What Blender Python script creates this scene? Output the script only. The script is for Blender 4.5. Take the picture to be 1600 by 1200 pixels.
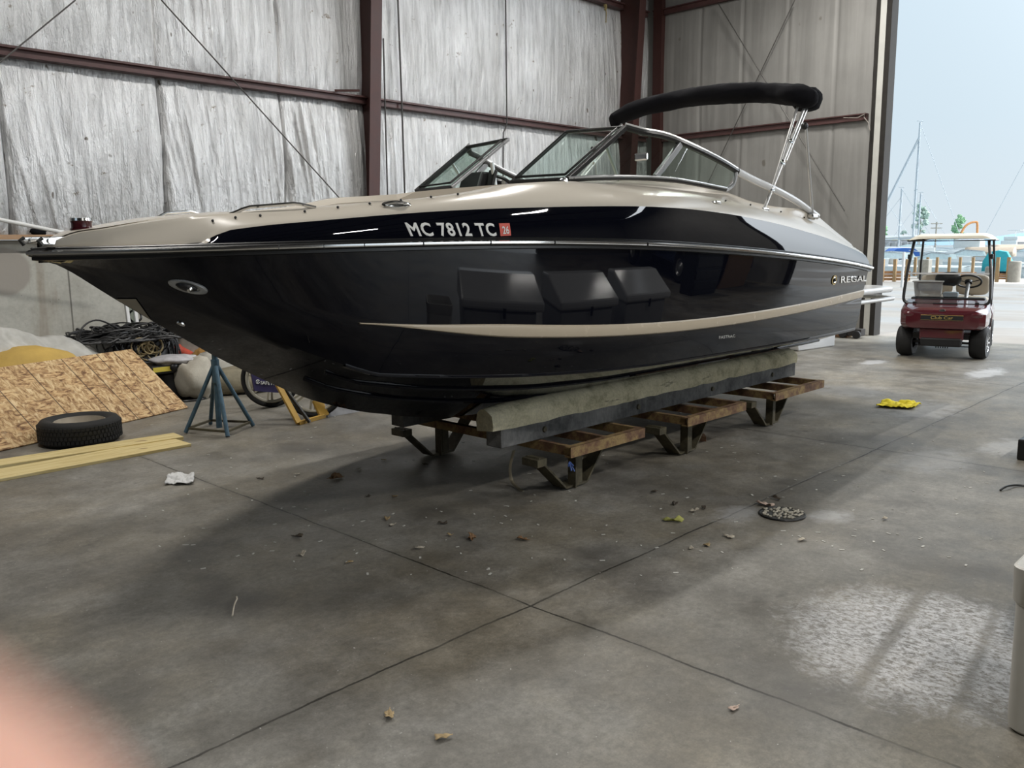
import bpy, bmesh, math, random
import numpy as np
from mathutils import Vector, Matrix, noise
R = math.radians
for o in list(bpy.data.objects): bpy.data.objects.remove(o)
scene = bpy.context.scene
COL = scene.collection
random.seed(7)

# ------------------------------------------------------------------ camera
EYE = Vector((0, 0, 1.65)); FPX = 1339.25
PITCH, ROLL, YAW = .159966, .010542, .766681          # x runs along the left wall, y points to that wall
_f = Vector((math.cos(YAW)*math.cos(PITCH), math.sin(YAW)*math.cos(PITCH), -math.sin(PITCH)))
_r = Vector((math.sin(YAW), -math.cos(YAW), 0)); _u = _r.cross(_f)
RT = _r*math.cos(ROLL) - _u*math.sin(ROLL); UP = _u*math.cos(ROLL) + _r*math.sin(ROLL); FW = _f
cd = bpy.data.cameras.new('camera'); cam = bpy.data.objects.new('camera', cd); COL.objects.link(cam)
cd.sensor_fit = 'HORIZONTAL'; cd.sensor_width = 36; cd.lens = 36*FPX/1600
cd.clip_start = .01; cd.clip_end = 2000
cd.dof.use_dof = True; cd.dof.focus_distance = 7.0; cd.dof.aperture_fstop = cd.lens/3.3   # a phone's 3.3 mm pupil
M3 = Matrix((RT, UP, -FW)).transposed()
cam.matrix_world = Matrix.Translation(EYE) @ M3.to_4x4()
scene.camera = cam
scene.view_settings.view_transform = 'Standard'
try: scene.view_settings.look = 'None'
except Exception: pass
scene.view_settings.gamma = 1; scene.view_settings.use_curve_mapping = False
scene.view_settings.exposure = 0.0
scene.cycles.use_denoising = True
scene.cycles.max_bounces = 10; scene.cycles.diffuse_bounces = 5; scene.cycles.glossy_bounces = 5
scene.cycles.transparent_max_bounces = 16; scene.cycles.transmission_bounces = 10
scene.cycles.sample_clamp_indirect = 6
scene.cycles.caustics_reflective = False; scene.cycles.caustics_refractive = False

# ------------------------------------------------------------------ sky: pale summer haze, glare around the veiled sun
w = bpy.data.worlds.new('sky'); scene.world = w; w.use_nodes = True
nt = w.node_tree; nt.nodes.clear()
def wn(t, **k):
    n = nt.nodes.new(t)
    for a, b in k.items(): setattr(n, a, b)
    return n
tc = wn('ShaderNodeTexCoord'); sp = wn('ShaderNodeSeparateXYZ'); nt.links.new(tc.outputs['Generated'], sp.inputs[0])
rp = wn('ShaderNodeValToRGB'); nt.links.new(sp.outputs['Z'], rp.inputs[0])
cr = rp.color_ramp; cr.elements[0].position = 0.0; cr.elements[0].color = (.70, .79, .85, 1)
cr.elements[1].position = .55; cr.elements[1].color = (.66, .82, .95, 1)
e = cr.elements.new(.12); e.color = (.65, .78, .87, 1)
dp = wn('ShaderNodeVectorMath', operation='DOT_PRODUCT'); nt.links.new(tc.outputs['Generated'], dp.inputs[0])
sa, se = R(-48), R(32)
dp.inputs[1].default_value = (math.cos(sa)*math.cos(se), math.sin(sa)*math.cos(se), math.sin(se))
mx = wn('ShaderNodeMath', operation='MAXIMUM'); nt.links.new(dp.outputs['Value'], mx.inputs[0]); mx.inputs[1].default_value = 0
pw = wn('ShaderNodeMath', operation='POWER'); nt.links.new(mx.outputs[0], pw.inputs[0]); pw.inputs[1].default_value = 7
ml = wn('ShaderNodeMath', operation='MULTIPLY'); nt.links.new(pw.outputs[0], ml.inputs[0]); ml.inputs[1].default_value = 12.5
gl = wn('ShaderNodeMixRGB', blend_type='ADD'); gl.inputs[0].default_value = 1
sc_ = wn('ShaderNodeVectorMath', operation='SCALE'); sc_.inputs[0].default_value = (.95, 1.0, 1.05); nt.links.new(ml.outputs[0], sc_.inputs['Scale'])
nt.links.new(rp.outputs[0], gl.inputs[1]); nt.links.new(sc_.outputs[0], gl.inputs[2])
bg = wn('ShaderNodeBackground'); nt.links.new(gl.outputs[0], bg.inputs[0]); bg.inputs[1].default_value = 1.0
wo = wn('ShaderNodeOutputWorld'); nt.links.new(bg.outputs[0], wo.inputs[0])

def area(name, loc, target, sx, sy, power, col=(1, 1, 1), portal=False, spread=180):
    l = bpy.data.lights.new(name, 'AREA'); l.shape = 'RECTANGLE'; l.size = sx; l.size_y = sy; l.energy = power; l.color = col
    l.spread = R(spread)
    o = bpy.data.objects.new(name, l); COL.objects.link(o); o.location = loc
    d = Vector(target) - Vector(loc); o.rotation_euler = d.to_track_quat('-Z', 'Y').to_euler()
    if portal: l.cycles.is_portal = True
    return o
area('door_daylight', (15.75, 2.7, 3.2), (0, 2.7, 3.2), 6.8, 6.2, 1, portal=True)          # main door opening
area('side_door_daylight', (4.0, -7.9, 2.4), (4.0, 0, 2.4), 9.0, 4.6, 1, portal=True)
for i, (x, y) in enumerate([(1.5, -3.2), (1.5, 6.0), (7.5, -3.2), (7.5, 6.0), (12.6, -3.2), (12.6, 6.0)]):
    area('high_bay_lamp', (x, y, 7.0), (x, y, 0), 1.4, .14, 240, (1, .97, .92))

# ------------------------------------------------------------------ pixel of the photo -> point of the place
def ray(x, y): return RT*((x-800)/FPX) - UP*((y-600)/FPX) + FW
def at_x(x, y, X): d = ray(x, y); return EYE + d*(X/d.x)
def at_y(x, y, Y): d = ray(x, y); return EYE + d*(Y/d.y)
def at_z(x, y, Z=0.): d = ray(x, y); return EYE + d*((Z-EYE.z)/d.z)
def at_d(x, y, D): return EYE + ray(x, y)*D            # D metres in front of the lens

# ------------------------------------------------------------------ mesh helpers
class MB:
    def __init__(s): s.v = []; s.f = []; s.m = []
    def add(s, vs, fs, mi=0):
        b = len(s.v); s.v += [tuple(v) for v in vs]; s.f += [tuple(i+b for i in f) for f in fs]; s.m += [mi]*len(fs); return s
    def box(s, c, d, rot=None, mi=0):
        hx, hy, hz = d[0]/2, d[1]/2, d[2]/2; c = Vector(c)
        vs = [Vector((x, y, z)) for x in (-hx, hx) for y in (-hy, hy) for z in (-hz, hz)]
        if rot is not None: vs = [rot @ v for v in vs]
        return s.add([c+v for v in vs], [(0,1,3,2),(4,6,7,5),(0,4,5,1),(2,3,7,6),(0,2,6,4),(1,5,7,3)], mi)
    def bar(s, p, q, wd, ht, up=(0,0,1), mi=0):
        p, q = Vector(p), Vector(q); d = (q-p); L = d.length; d.normalize(); up = Vector(up)
        sd = d.cross(up)
        if sd.length < 1e-5: sd = d.cross(Vector((1,0,0)))
        sd.normalize(); u = sd.cross(d)
        return s.box((p+q)/2, (L, wd, ht), Matrix((d, sd, u)).transposed(), mi)
    def tube(s, pts, r, n=10, closed=False, cap=True, mi=0, flat=None):
        pts = [Vector(p) for p in pts]; N = len(pts); rs = r if isinstance(r, (list, tuple)) else [r]*N
        rings = []; prev = None
        for i, p in enumerate(pts):
            a = pts[i-1] if (i > 0 or closed) else pts[0]; b = pts[(i+1) % N] if (i < N-1 or closed) else pts[-1]
            t = (b-a)
            if t.length < 1e-9: t = Vector((0,0,1))
            t.normalize()
            if prev is None:
                ref = Vector((0,0,1)) if abs(t.z) < .95 else Vector((1,0,0)); x = t.cross(ref).normalized()
            else:
                x = prev - t*prev.dot(t); x = x.normalized() if x.length > 1e-6 else t.orthogonal().normalized()
            prev = x; y = t.cross(x)
            fl = flat or 1.0
            rings.append([p + (x*math.cos(2*math.pi*k/n) + y*math.sin(2*math.pi*k/n)*fl)*rs[i] for k in range(n)])
        vs = [v for rg in rings for v in rg]; fs = []
        for i in range(N if closed else N-1):
            for k in range(n):
                j = (i+1) % N; fs.append((i*n+k, i*n+(k+1) % n, j*n+(k+1) % n, j*n+k))
        if cap and not closed: fs += [tuple(reversed(range(n))), tuple((N-1)*n+k for k in range(n))]
        return s.add(vs, fs, mi)
    def grid(s, P, closed_u=False, closed_v=False, mi=0):
        nu, nv = len(P), len(P[0]); vs = [p for row in P for p in row]; fs = []
        for i in range(nu if closed_u else nu-1):
            for j in range(nv if closed_v else nv-1):
                i2, j2 = (i+1) % nu, (j+1) % nv; fs.append((i*nv+j, i2*nv+j, i2*nv+j2, i*nv+j2))
        return s.add(vs, fs, mi)
    def lathe(s, prof, o, axis=(0,0,1), n=24, mi=0):
        o = Vector(o); ax = Vector(axis).normalized(); x = ax.orthogonal().normalized(); y = ax.cross(x)
        P = [[o + ax*h + (x*math.cos(2*math.pi*k/n) + y*math.sin(2*math.pi*k/n))*r for k in range(n)] for r, h in prof]
        return s.grid(P, closed_v=True, mi=mi)
    def prism(s, poly, d, mi=0):                    # polygon of 3-D points pushed by vector d
        poly = [Vector(p) for p in poly]; d = Vector(d); n = len(poly)
        fs = [tuple(reversed(range(n))), tuple(n+i for i in range(n))] + [(i, (i+1) % n, n+(i+1) % n, n+i) for i in range(n)]
        return s.add(poly+[p+d for p in poly], fs, mi)
    def blob(s, c, r, n=14, m=9, jit=0., seed=0, mi=0, sq=1.0):
        c = Vector(c); P = []
        for i in range(m+1):
            th = math.pi*i/m; row = []
            for k in range(n):
                ph = 2*math.pi*k/n
                d = Vector((math.sin(th)*math.cos(ph), math.sin(th)*math.sin(ph), math.cos(th)))
                d2 = Vector([math.copysign(abs(a)**sq, a) for a in d])
                j = 1 + jit*noise.noise(d*1.7+Vector((seed*3.1, seed, 0)))+.5*jit*noise.noise(d*4.1+Vector((seed, 7, 1)))
                row.append(c + Vector((d2.x*r[0], d2.y*r[1], d2.z*r[2]))*j)
            P.append(row)
        return s.grid(P, closed_v=True, mi=mi)
    def build(s, name, mats, parent=None, smooth=False, bevel=0, angle=35, local=False, weld=True, origin=None):
        me = bpy.data.meshes.new(name)
        off = Vector((0,0,0))
        if parent is not None and not local:
            p = parent; off = Vector((0,0,0))
            while p is not None: off += p.location; p = p.parent
        elif parent is None and not local:
            if origin is not None: off = Vector(origin)
            else:
                xs = [v[0] for v in s.v]; ys = [v[1] for v in s.v]; zs = [v[2] for v in s.v]
                off = Vector(((min(xs)+max(xs))/2, (min(ys)+max(ys))/2, min(zs)))
        me.from_pydata([(v[0]-off.x, v[1]-off.y, v[2]-off.z) for v in s.v], [], s.f)
        if not isinstance(mats, (list, tuple)): mats = [mats]
        for m in mats: me.materials.append(m)
        if len(mats) > 1: me.polygons.foreach_set('material_index', s.m)
        bm = bmesh.new(); bm.from_mesh(me)
        if weld: bmesh.ops.remove_doubles(bm, verts=bm.verts, dist=1e-6)
        bmesh.ops.recalc_face_normals(bm, faces=bm.faces); bm.to_mesh(me); bm.free()
        o = bpy.data.objects.new(name, me); COL.objects.link(o)
        if parent is not None: o.parent = parent
        elif not local: o.location = off
        if smooth:
            me.polygons.foreach_set('use_smooth', [True]*len(me.polygons))
            if angle < 180: me.set_sharp_from_angle(angle=R(angle))
        if bevel:
            b = o.modifiers.new('bevel', 'BEVEL'); b.width = bevel; b.segments = 2; b.limit_method = 'ANGLE'; b.angle_limit = R(40)
        return o

def tag(o, label, cat, group=None, kind=None):
    o['label'] = label; o['category'] = cat
    if group: o['group'] = group
    if kind: o['kind'] = kind
    return o
def struct(o, label=None, cat=None):
    o['kind'] = 'structure'
    if label: o['label'] = label
    if cat: o['category'] = cat
    return o
def thing(name, label, cat, loc=(0,0,0), rz=0, group=None):
    o = bpy.data.objects.new(name, None); COL.objects.link(o); o.location = loc; o.rotation_euler = (0, 0, rz)
    o.empty_display_size = .1
    return tag(o, label, cat, group)
def copy_tree(o, parent=None):
    c = o.copy(); COL.objects.link(c)
    if parent is not None: c.parent = parent
    for ch in list(o.children): copy_tree(ch, c)
    return c
def text_verts(body, bold=0., spacing=1.0, extrude=0.004, res=3):
    cu = bpy.data.curves.new('lettering', 'FONT'); cu.body = body; cu.size = 1; cu.bevel_depth = bold; cu.bevel_resolution = 0; cu.space_character = spacing
    cu.extrude = extrude; cu.resolution_u = res
    o = bpy.data.objects.new('lettering', cu); COL.objects.link(o)
    bpy.context.view_layer.update()
    me = bpy.data.meshes.new_from_object(o.evaluated_get(bpy.context.evaluated_depsgraph_get()))
    vs = [v.co.copy() for v in me.vertices]; fs = [tuple(p.vertices) for p in me.polygons]
    bpy.data.objects.remove(o); bpy.data.curves.remove(cu); bpy.data.meshes.remove(me)
    x0 = min(v.x for v in vs); x1 = max(v.x for v in vs); y0 = min(v.y for v in vs); y1 = max(v.y for v in vs)
    zm = max(abs(v.z) for v in vs)+1e-9
    return [((v.x-x0)/(x1-x0), (v.y-y0)/(y1-y0), v.z/zm*extrude) for v in vs], fs
def place_text(body, fn, bold=0., spacing=1., extrude=.004):    # fn maps 0..1, 0..1, height -> point
    vs, fs = text_verts(body, bold, spacing, extrude)
    return MB().add([fn(u, v, h) for u, v, h in vs], fs)

# ------------------------------------------------------------------ materials
class Mat:
    def __init__(s, name):
        s.m = bpy.data.materials.new(name); s.m.use_nodes = True; s.t = s.m.node_tree; s.b = s.t.nodes['Principled BSDF']
        s.co = s.n('ShaderNodeTexCoord')
    def n(s, t, **k):
        n = s.t.nodes.new(t)
        for a, b in k.items(): setattr(n, a, b)
        return n
    def l(s, a, b): s.t.links.new(a, b)
    def vec(s, scale=(1,1,1), space='Object', rot=(0,0,0), loc=(0,0,0)):
        mp = s.n('ShaderNodeMapping'); mp.inputs['Scale'].default_value = scale; mp.inputs['Rotation'].default_value = rot; mp.inputs['Location'].default_value = loc
        if space == 'World': g = s.n('ShaderNodeNewGeometry'); s.l(g.outputs['Position'], mp.inputs[0])
        else: s.l(s.co.outputs[space], mp.inputs[0])
        return mp.outputs[0]
    def noise(s, scale=5, detail=5, rough=.6, vec=None, dist=0.):
        n = s.n('ShaderNodeTexNoise'); n.inputs['Scale'].default_value = scale; n.inputs['Detail'].default_value = detail; n.inputs['Roughness'].default_value = rough; n.inputs['Distortion'].default_value = dist
        s.l(vec if vec is not None else s.co.outputs['Object'], n.inputs['Vector']); return n.outputs[0]
    def ramp(s, fac, stops, interp='LINEAR'):
        r = s.n('ShaderNodeValToRGB'); c = r.color_ramp; c.interpolation = interp
        while len(c.elements) < len(stops): c.elements.new(.5)
        for e, (p, col) in zip(c.elements, stops):
            e.position = p; e.color = (*col, 1) if not isinstance(col, (int, float)) else (col, col, col, 1)
        s.l(fac, r.inputs[0]); return r.outputs[0]
    def mix(s, a, b, fac, mode='MIX'):
        x = s.n('ShaderNodeMixRGB', blend_type=mode)
        for v, i in ((fac, 0), (a, 1), (b, 2)):
            if isinstance(v, (int, float)): x.inputs[i].default_value = v if i == 0 else (v, v, v, 1)
            elif isinstance(v, tuple): x.inputs[i].default_value = (*v, 1)
            else: s.l(v, x.inputs[i])
        return x.outputs[0]
    def math(s, op, a, b=0., c=0., clamp=False):
        x = s.n('ShaderNodeMath', operation=op, use_clamp=clamp)
        for i, v in enumerate((a, b, c)):
            if isinstance(v, (int, float)): x.inputs[i].default_value = v
            else: s.l(v, x.inputs[i])
        return x.outputs[0]
    def bump(s, h, strength=.3, dist=.02):
        b = s.n('ShaderNodeBump'); b.inputs['Strength'].default_value = strength; b.inputs['Distance'].default_value = dist
        s.l(h, b.inputs['Height']); s.l(b.outputs[0], s.b.inputs['Normal'])
    def set(s, col=None, rough=None, metal=None, **k):
        for key, v in (('Base Color', col), ('Roughness', rough), ('Metallic', metal), *k.items()):
            if v is None: continue
            i = s.b.inputs[key.replace('_', ' ')]
            if isinstance(v, (int, float)): i.default_value = v
            elif isinstance(v, tuple): i.default_value = (*v, 1) if len(v) == 3 else v
            else: s.l(v, i)
        return s
def plain(name, col, rough=.5, metal=0., var=.12, scale=9, bump=0., **k):
    m = Mat(name); n = m.noise(scale, 6, .65)
    c = m.ramp(n, [(.25, tuple(a*(1-var) for a in col)), (.75, tuple(min(1, a*(1+var)) for a in col))])
    r = m.ramp(n, [(.2, max(0, rough-.06)), (.8, min(1, rough+.06))])
    m.set(c, r, metal, **k)
    if bump: m.bump(m.noise(scale*6, 4), bump, .01)
    return m.m
def glass(name, tint, thick=.85, rough=.0):
    m = Mat(name); t = m.t; out = t.nodes['Material Output']
    tr = m.n('ShaderNodeBsdfTransparent'); tr.inputs[0].default_value = (*tint, 1)
    gl = m.n('ShaderNodeBsdfGlossy'); gl.inputs['Roughness'].default_value = rough; gl.inputs[0].default_value = (1,1,1,1)
    lw = m.n('ShaderNodeLayerWeight'); fr = m.math('ADD', .05, m.math('MULTIPLY', .95, m.math('POWER', lw.outputs['Facing'], 5.0)))
    lw.inputs[0].default_value = .5
    ms = m.n('ShaderNodeMixShader'); m.l(fr, ms.inputs[0]); m.l(tr.outputs[0], ms.inputs[1]); m.l(gl.outputs[0], ms.inputs[2])
    m.l(ms.outputs[0], out.inputs[0]); t.nodes.remove(m.b); return m.m

M = {}
M['gel_black'] = Mat('gel_black').set((.0025, .003, .006), .02, 0, IOR=1.40).m
M['gel_beige'] = Mat('gel_beige').set((.53, .485, .415), .22, 0, IOR=1.45).m
M['stripe_tan'] = plain('stripe_tan', (.52, .44, .33), .25, var=.03)
M['rubber'] = plain('rubber', (.012, .012, .012), .35)
M['chrome'] = Mat('chrome').set((.75, .75, .74), .12, 1.).m
M['steel_tube'] = Mat('steel_tube').set((.78, .78, .77), .28, .65).m
M['alu_grey'] = plain('alu_grey', (.42, .43, .44), .3, .7, .05)
M['alu_black'] = plain('alu_black', (.03, .03, .03), .3, .3, .05)
M['white_gloss'] = plain('white_gloss', (.72, .73, .74), .15, var=.02)
M['white_matt'] = plain('white_matt', (.7, .7, .69), .5, var=.06)
M['canvas_black'] = plain('canvas_black', (.006, .006, .008), .95, var=.3, scale=40, bump=.25, Specular_IOR_Level=.15)
M['glass_green'] = glass('glass_green', (.78, .91, .86))
M['glass_grey'] = glass('glass_grey', (.58, .66, .62))
M['glass_clear'] = glass('glass_clear', (.86, .88, .88))
M['cushion'] = plain('cushion', (.62, .56, .47), .5, var=.05)
M['dash_black'] = plain('dash_black', (.01, .01, .011), .4)
M['letter_white'] = plain('letter_white', (.72, .72, .69), .45, var=.03)
M['sticker_red'] = plain('sticker_red', (.55, .06, .03), .4, var=.05)
M['gold'] = plain('gold', (.62, .45, .16), .3, .5, var=.05)
# ------------------------------------------------------------------ the hangar
YW, XE, ZC = 11.0, 15.56, 7.6          # left wall, far wall, eaves
XN, YR = -10.0, -8.0
m = Mat('concrete_floor')
P = m.vec(space='World')
big = m.noise(.55, 5, .62, P); mid = m.noise(2.6, 7, .7, P); fine = m.noise(34, 5, .7, P)
c = m.ramp(mid, [(.3, (.142, .131, .110)), (.5, (.218, .206, .180)), (.72, (.31, .297, .268))])
c = m.mix(c, m.ramp(big, [(.36, .55), (.60, 1.1)]), .8, 'MULTIPLY')
c = m.mix(c, m.ramp(fine, [(.3, .72), (.7, 1.2)]), .8, 'MULTIPLY')
n8 = m.noise(8.5, 8, .78, P, .6); n20 = m.noise(120, 3, .6, P)
c = m.mix(c, m.ramp(n8, [(.30, .62), (.45, .92), (.55, 1.0), (.72, 1.28)]), .75, 'MULTIPLY')
c = m.mix(c, m.ramp(n20, [(.28, .75), (.5, 1.0), (.74, 1.22)]), .55, 'MULTIPLY')
br = m.ramp(m.noise(.9, 5, .65, m.vec((1, 1, 1), 'World', loc=(7, 1, 0))), [(.42, 0.), (.66, 1.)])
c = m.mix(c, (1.0, .93, .80), m.math('MULTIPLY', br, .9), 'MULTIPLY')
stain = m.ramp(m.noise(1.5, 3, .5, m.vec((1, .8, 1), 'World', loc=(3, 8, 0))), [(.56, 0.), (.70, 1.)])
c = m.mix(c, (.06, .055, .048), m.math('MULTIPLY', stain, .6))
st2 = m.ramp(m.noise(4.2, 4, .6, m.vec((1, 1, 1), 'World', loc=(1, 4, 0))), [(.66, 0.), (.74, 1.)])
c = m.mix(c, (.05, .047, .043), m.math('MULTIPLY', st2, .5))
sp = m.n('ShaderNodeSeparateXYZ'); m.l(P, sp.inputs[0]); X, Y = sp.outputs[0], sp.outputs[1]
wob = m.math('MULTIPLY', m.math('SUBTRACT', m.noise(1.3, 6, .7, P), .5), .06)
def line(co, at):
    d = m.math('ABSOLUTE', m.math('SUBTRACT', m.math('ADD', co, wob), at)); return d
ds = [line(Y, 2.563), line(X, 2.77), line(X, 6.886), line(X, 11.0), line(Y, -1.55), line(X, -1.35)]
d = ds[0]
for q in ds[1:]: d = m.math('MINIMUM', d, q)
wid = m.math('ADD', .001, m.math('MULTIPLY', m.noise(6, 5, .85, P), .014))
crack = m.math('SUBTRACT', 1.0, m.math('DIVIDE', d, wid), clamp=True)
halo = m.math('MULTIPLY', m.math('SUBTRACT', 1.0, m.math('DIVIDE', d, .06), clamp=True), .25)
c = m.mix(c, (.06, .055, .045), halo)
crk = m.ramp(crack, [(.15, 0.), (.45, 1.)])
c = m.mix(c, (.022, .019, .014), m.math('MULTIPLY', crk, m.ramp(m.noise(1.7, 4, .7, P), [(.34, .25), (.56, .95)])))
# chalky worn patch, scattered paler patches
def spot(pc, rx, ry, rot=0.):
    v = m.vec((1/rx, 1/ry, 0), 'World', (0, 0, 0), (-pc.x/rx, -pc.y/ry, 0))
    ln = m.n('ShaderNodeVectorMath', operation='LENGTH'); m.l(v, ln.inputs[0])
    return m.math('SUBTRACT', 1.25, ln.outputs['Value'], clamp=True)
streak = m.ramp(m.noise(46, 8, .85, m.vec((1, .6, 1), 'World', (0, 0, .75)), .5), [(.43, 0.), (.56, 1.)])
pc = at_z(1450, 1005)
mask = m.ramp(m.math('ADD', spot(pc, .66, .62), m.math('MULTIPLY', m.math('SUBTRACT', n8, .5), .9)), [(.25, 0.), (.6, 1.)])
trk = m.math('ABSOLUTE', m.math('SUBTRACT', m.math('ADD', m.math('MULTIPLY', X, -.122), Y), .78))
trk2 = m.math('ABSOLUTE', m.math('SUBTRACT', m.math('ADD', m.math('MULTIPLY', X, -.14), Y), .39))
tr_ = m.math('MULTIPLY', m.ramp(trk, [(.012, .2), (.045, 1.)]), m.ramp(trk2, [(.008, .35), (.035, 1.)]))
mask = m.math('MULTIPLY', mask, tr_)
c = m.mix(c, (.60, .60, .61), m.math('MULTIPLY', m.math('MULTIPLY', mask, streak), .85))
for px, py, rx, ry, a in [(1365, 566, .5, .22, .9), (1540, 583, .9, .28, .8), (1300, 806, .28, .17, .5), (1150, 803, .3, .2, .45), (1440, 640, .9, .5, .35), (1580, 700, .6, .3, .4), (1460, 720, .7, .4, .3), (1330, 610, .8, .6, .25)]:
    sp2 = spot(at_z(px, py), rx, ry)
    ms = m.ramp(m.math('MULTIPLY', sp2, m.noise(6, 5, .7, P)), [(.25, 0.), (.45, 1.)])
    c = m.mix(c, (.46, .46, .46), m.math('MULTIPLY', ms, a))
flecks = m.ramp(m.noise(55, 2, .5, P), [(.735, 0.), (.76, 1.)])
c = m.mix(c, (.5, .49, .46), m.math('MULTIPLY', flecks, .7))
m.set(c, m.ramp(mid, [(.3, .42), (.7, .62)]), 0, Specular_IOR_Level=.45)
m.bump(m.math('SUBTRACT', m.math('MULTIPLY', fine, .15), m.math('MULTIPLY', crk, 1.0)), .35, .012)
M['floor'] = m.m
MB().add([(XN, YR, 0), (XE-.05, YR, 0), (XE-.05, YW, 0), (XN, YW, 0)], [(0, 1, 2, 3)])
fl = MB().box(((XN+XE-.05)/2, (YR+YW+.3)/2, -.1), (XE-.05-XN, YW-YR+.3, .2)).build('floor', M['floor']); struct(fl)

# silver insulation facing
m = Mat('foil_insulation')
P = m.vec(space='World')
v1 = m.vec((6, 6, .55), 'World'); f1 = m.noise(2.2, 6, .65, v1, .4)
v2 = m.vec((26, 26, 9), 'World'); f2 = m.noise(2.0, 4, .7, v2)
base = m.ramp(m.noise(.8, 4, .6, P), [(.3, (.58, .58, .575)), (.7, (.76, .765, .77))])
base = m.mix(base, m.ramp(f1, [(.3, .58), (.58, 1.12)]), .8, 'MULTIPLY')  # wrinkle shade and ridge highlights mixed into the foil colour
dirt = m.ramp(m.noise(5.5, 3, .6, m.vec((1, 1, 1), 'World', loc=(2, 0, 5))), [(.63, 0.), (.70, 1.)])
spk = m.ramp(m.noise(26, 3, .6, P), [(.52, 0.), (.60, 1.)])
base = m.mix(base, (.20, .16, .11), m.math('MULTIPLY', m.math('MULTIPLY', dirt, spk), .8))
tear = m.ramp(m.noise(7.0, 2, .5, m.vec((1, 1, .45), 'World', loc=(9, 0, 1))), [(.735, 0.), (.75, 1.)])
base = m.mix(base, (.10, .075, .05), m.math('MULTIPLY', tear, .85))
m.set(base, m.ramp(f2, [(.3, .30), (.7, .46)]), .8)
m.bump(m.math('ADD', m.math('MULTIPLY', f1, 1.0), m.math('MULTIPLY', f2, .5)), .9, .04)
M['foil'] = m.m
m = Mat('dull_insulation')
P = m.vec(space='World')
f1 = m.noise(2.0, 5, .6, m.vec((5, 5, .3), 'World')); f2 = m.noise(3.0, 3, .6, m.vec((30, 30, 30), 'World'))
base = m.ramp(m.noise(.9, 4, .6, P), [(.3, (.265, .26, .247)), (.7, (.335, .33, .315))])
base = m.mix(base, m.ramp(f1, [(.3, .9), (.65, 1.06)]), .7, 'MULTIPLY')
tear = m.ramp(m.noise(4.0, 2, .5, m.vec((1, 1, .6), 'World', loc=(4, 2, 3))), [(.72, 0.), (.76, 1.)])
base = m.mix(base, (.13, .11, .085), m.math('MULTIPLY', tear, .6))
m.set(base, .6, .15); m.bump(m.math('ADD', f1, m.math('MULTIPLY', f2, .2)), .3, .02)
M['foil_dull'] = m.m
M['red_iron'] = plain('red_iron', (.060, .022, .019), .55, var=.2, scale=4)
M['red_iron_girt'] = plain('red_iron_girt', (.085, .040, .038), .5, var=.2, scale=4)
m = Mat('cast_concrete')
P = m.vec(space='World'); n1 = m.noise(1.2, 7, .7, P); n2 = m.noise(22, 4, .7, P)
base = m.ramp(n1, [(.25, (.30, .29, .25)), (.5, (.43, .42, .375)), (.75, (.50, .49, .44))])
base = m.mix(base, m.ramp(n2, [(.3, .82), (.6, 1.05)]), .6, 'MULTIPLY')
pit = m.ramp(m.noise(30, 3, .6, m.vec((1, 1, .5), 'World')), [(.70, 0.), (.74, 1.)])
base = m.mix(base, (.12, .10, .08), m.math('MULTIPLY', pit, .6))
s2 = m.n('ShaderNodeSeparateXYZ'); m.l(P, s2.inputs[0])
seam_x = [at_y(112, 480, YW).x, at_y(112, 480, YW).x + 2.44, at_y(112, 480, YW).x - 2.44]
dd = m.math('ABSOLUTE', m.math('SUBTRACT', s2.outputs[0], seam_x[0]))
for q in seam_x[1:]: dd = m.math('MINIMUM', dd, m.math('ABSOLUTE', m.math('SUBTRACT', s2.outputs[0], q)))
dz = m.math('ABSOLUTE', m.math('SUBTRACT', s2.outputs[2], at_y(20, 394.5, YW).z))
dd = m.math('MINIMUM', dd, m.math('MULTIPLY', dz, .55))
sm = m.ramp(dd, [(.006, 1.), (.012, 0.)]); base = m.mix(base, (.07, .065, .055), m.math('MULTIPLY', sm, .8))
rust = m.ramp(m.noise(1.1, 4, .6, m.vec((2.2, 1, .35), 'World', loc=(1.2, 0, 0))), [(.58, 0.), (.72, 1.)])
base = m.mix(base, (.20, .15, .09), m.math('MULTIPLY', rust, .6))
patch = m.n('ShaderNodeVectorMath', operation='LENGTH'); pp = at_y(8, 425, YW); m.l(m.vec((1, 0, 1.0), 'World', (0, 0, 0), (-pp.x, 0, -pp.z)), patch.inputs[0])
base = m.mix(base, (.31, .285, .25), m.ramp(m.math('ADD', patch.outputs['Value'], m.math('MULTIPLY', n1, .1)), [(.30, 1.), (.34, 0.)]))
m.set(base, .8); m.bump(n2, .15, .01); M['cast_concrete'] = m.m

ZL = at_y(40, 367, YW).z
girt_z = [at_y(450, 140, YW).z-.04, at_x(1060, 12, XE).z-.06]
seams = [at_y(px, 250, YW).x for px in (4, 250, 437)]
def ss_(t): t = min(max(t, 0), 1); return t*t*(3-2*t)
def ridge(x, z, k): return (1-min(1, abs(noise.noise(Vector((x, z, k))))*2.4))**2
def fold(x, z, seed=0.):                       # hanging folds of the facing, fanning out from the seams
    sl = max([q for q in seams if q <= x] or [x-2.]); u = min((x-sl)/2.2, 1.)
    top = girt_z[0] if z < girt_z[0] else ZC; hang = max(0., top-z)
    sh = (.16*(1-u)*hang**1.35 if z < girt_z[0] else .05*hang)
    xs = x-sh
    a = max(0, noise.noise(Vector((x*.8, z*.45, 5+seed)))+.30)+.55*max(0, 1-u*1.8)*(z < girt_z[0])
    r1 = ridge(xs*5.2, z*.22, seed+1); r2 = ridge(xs*11, z*.35, seed+4)
    b = noise.noise(Vector((xs*3.1, z*.4, seed+2))); c = noise.noise(Vector((x*20+z*3, z*6, seed+9)))
    return .034*a*r1 + .017*(.35+a)*r2 + .030*b + .006*c
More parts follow.
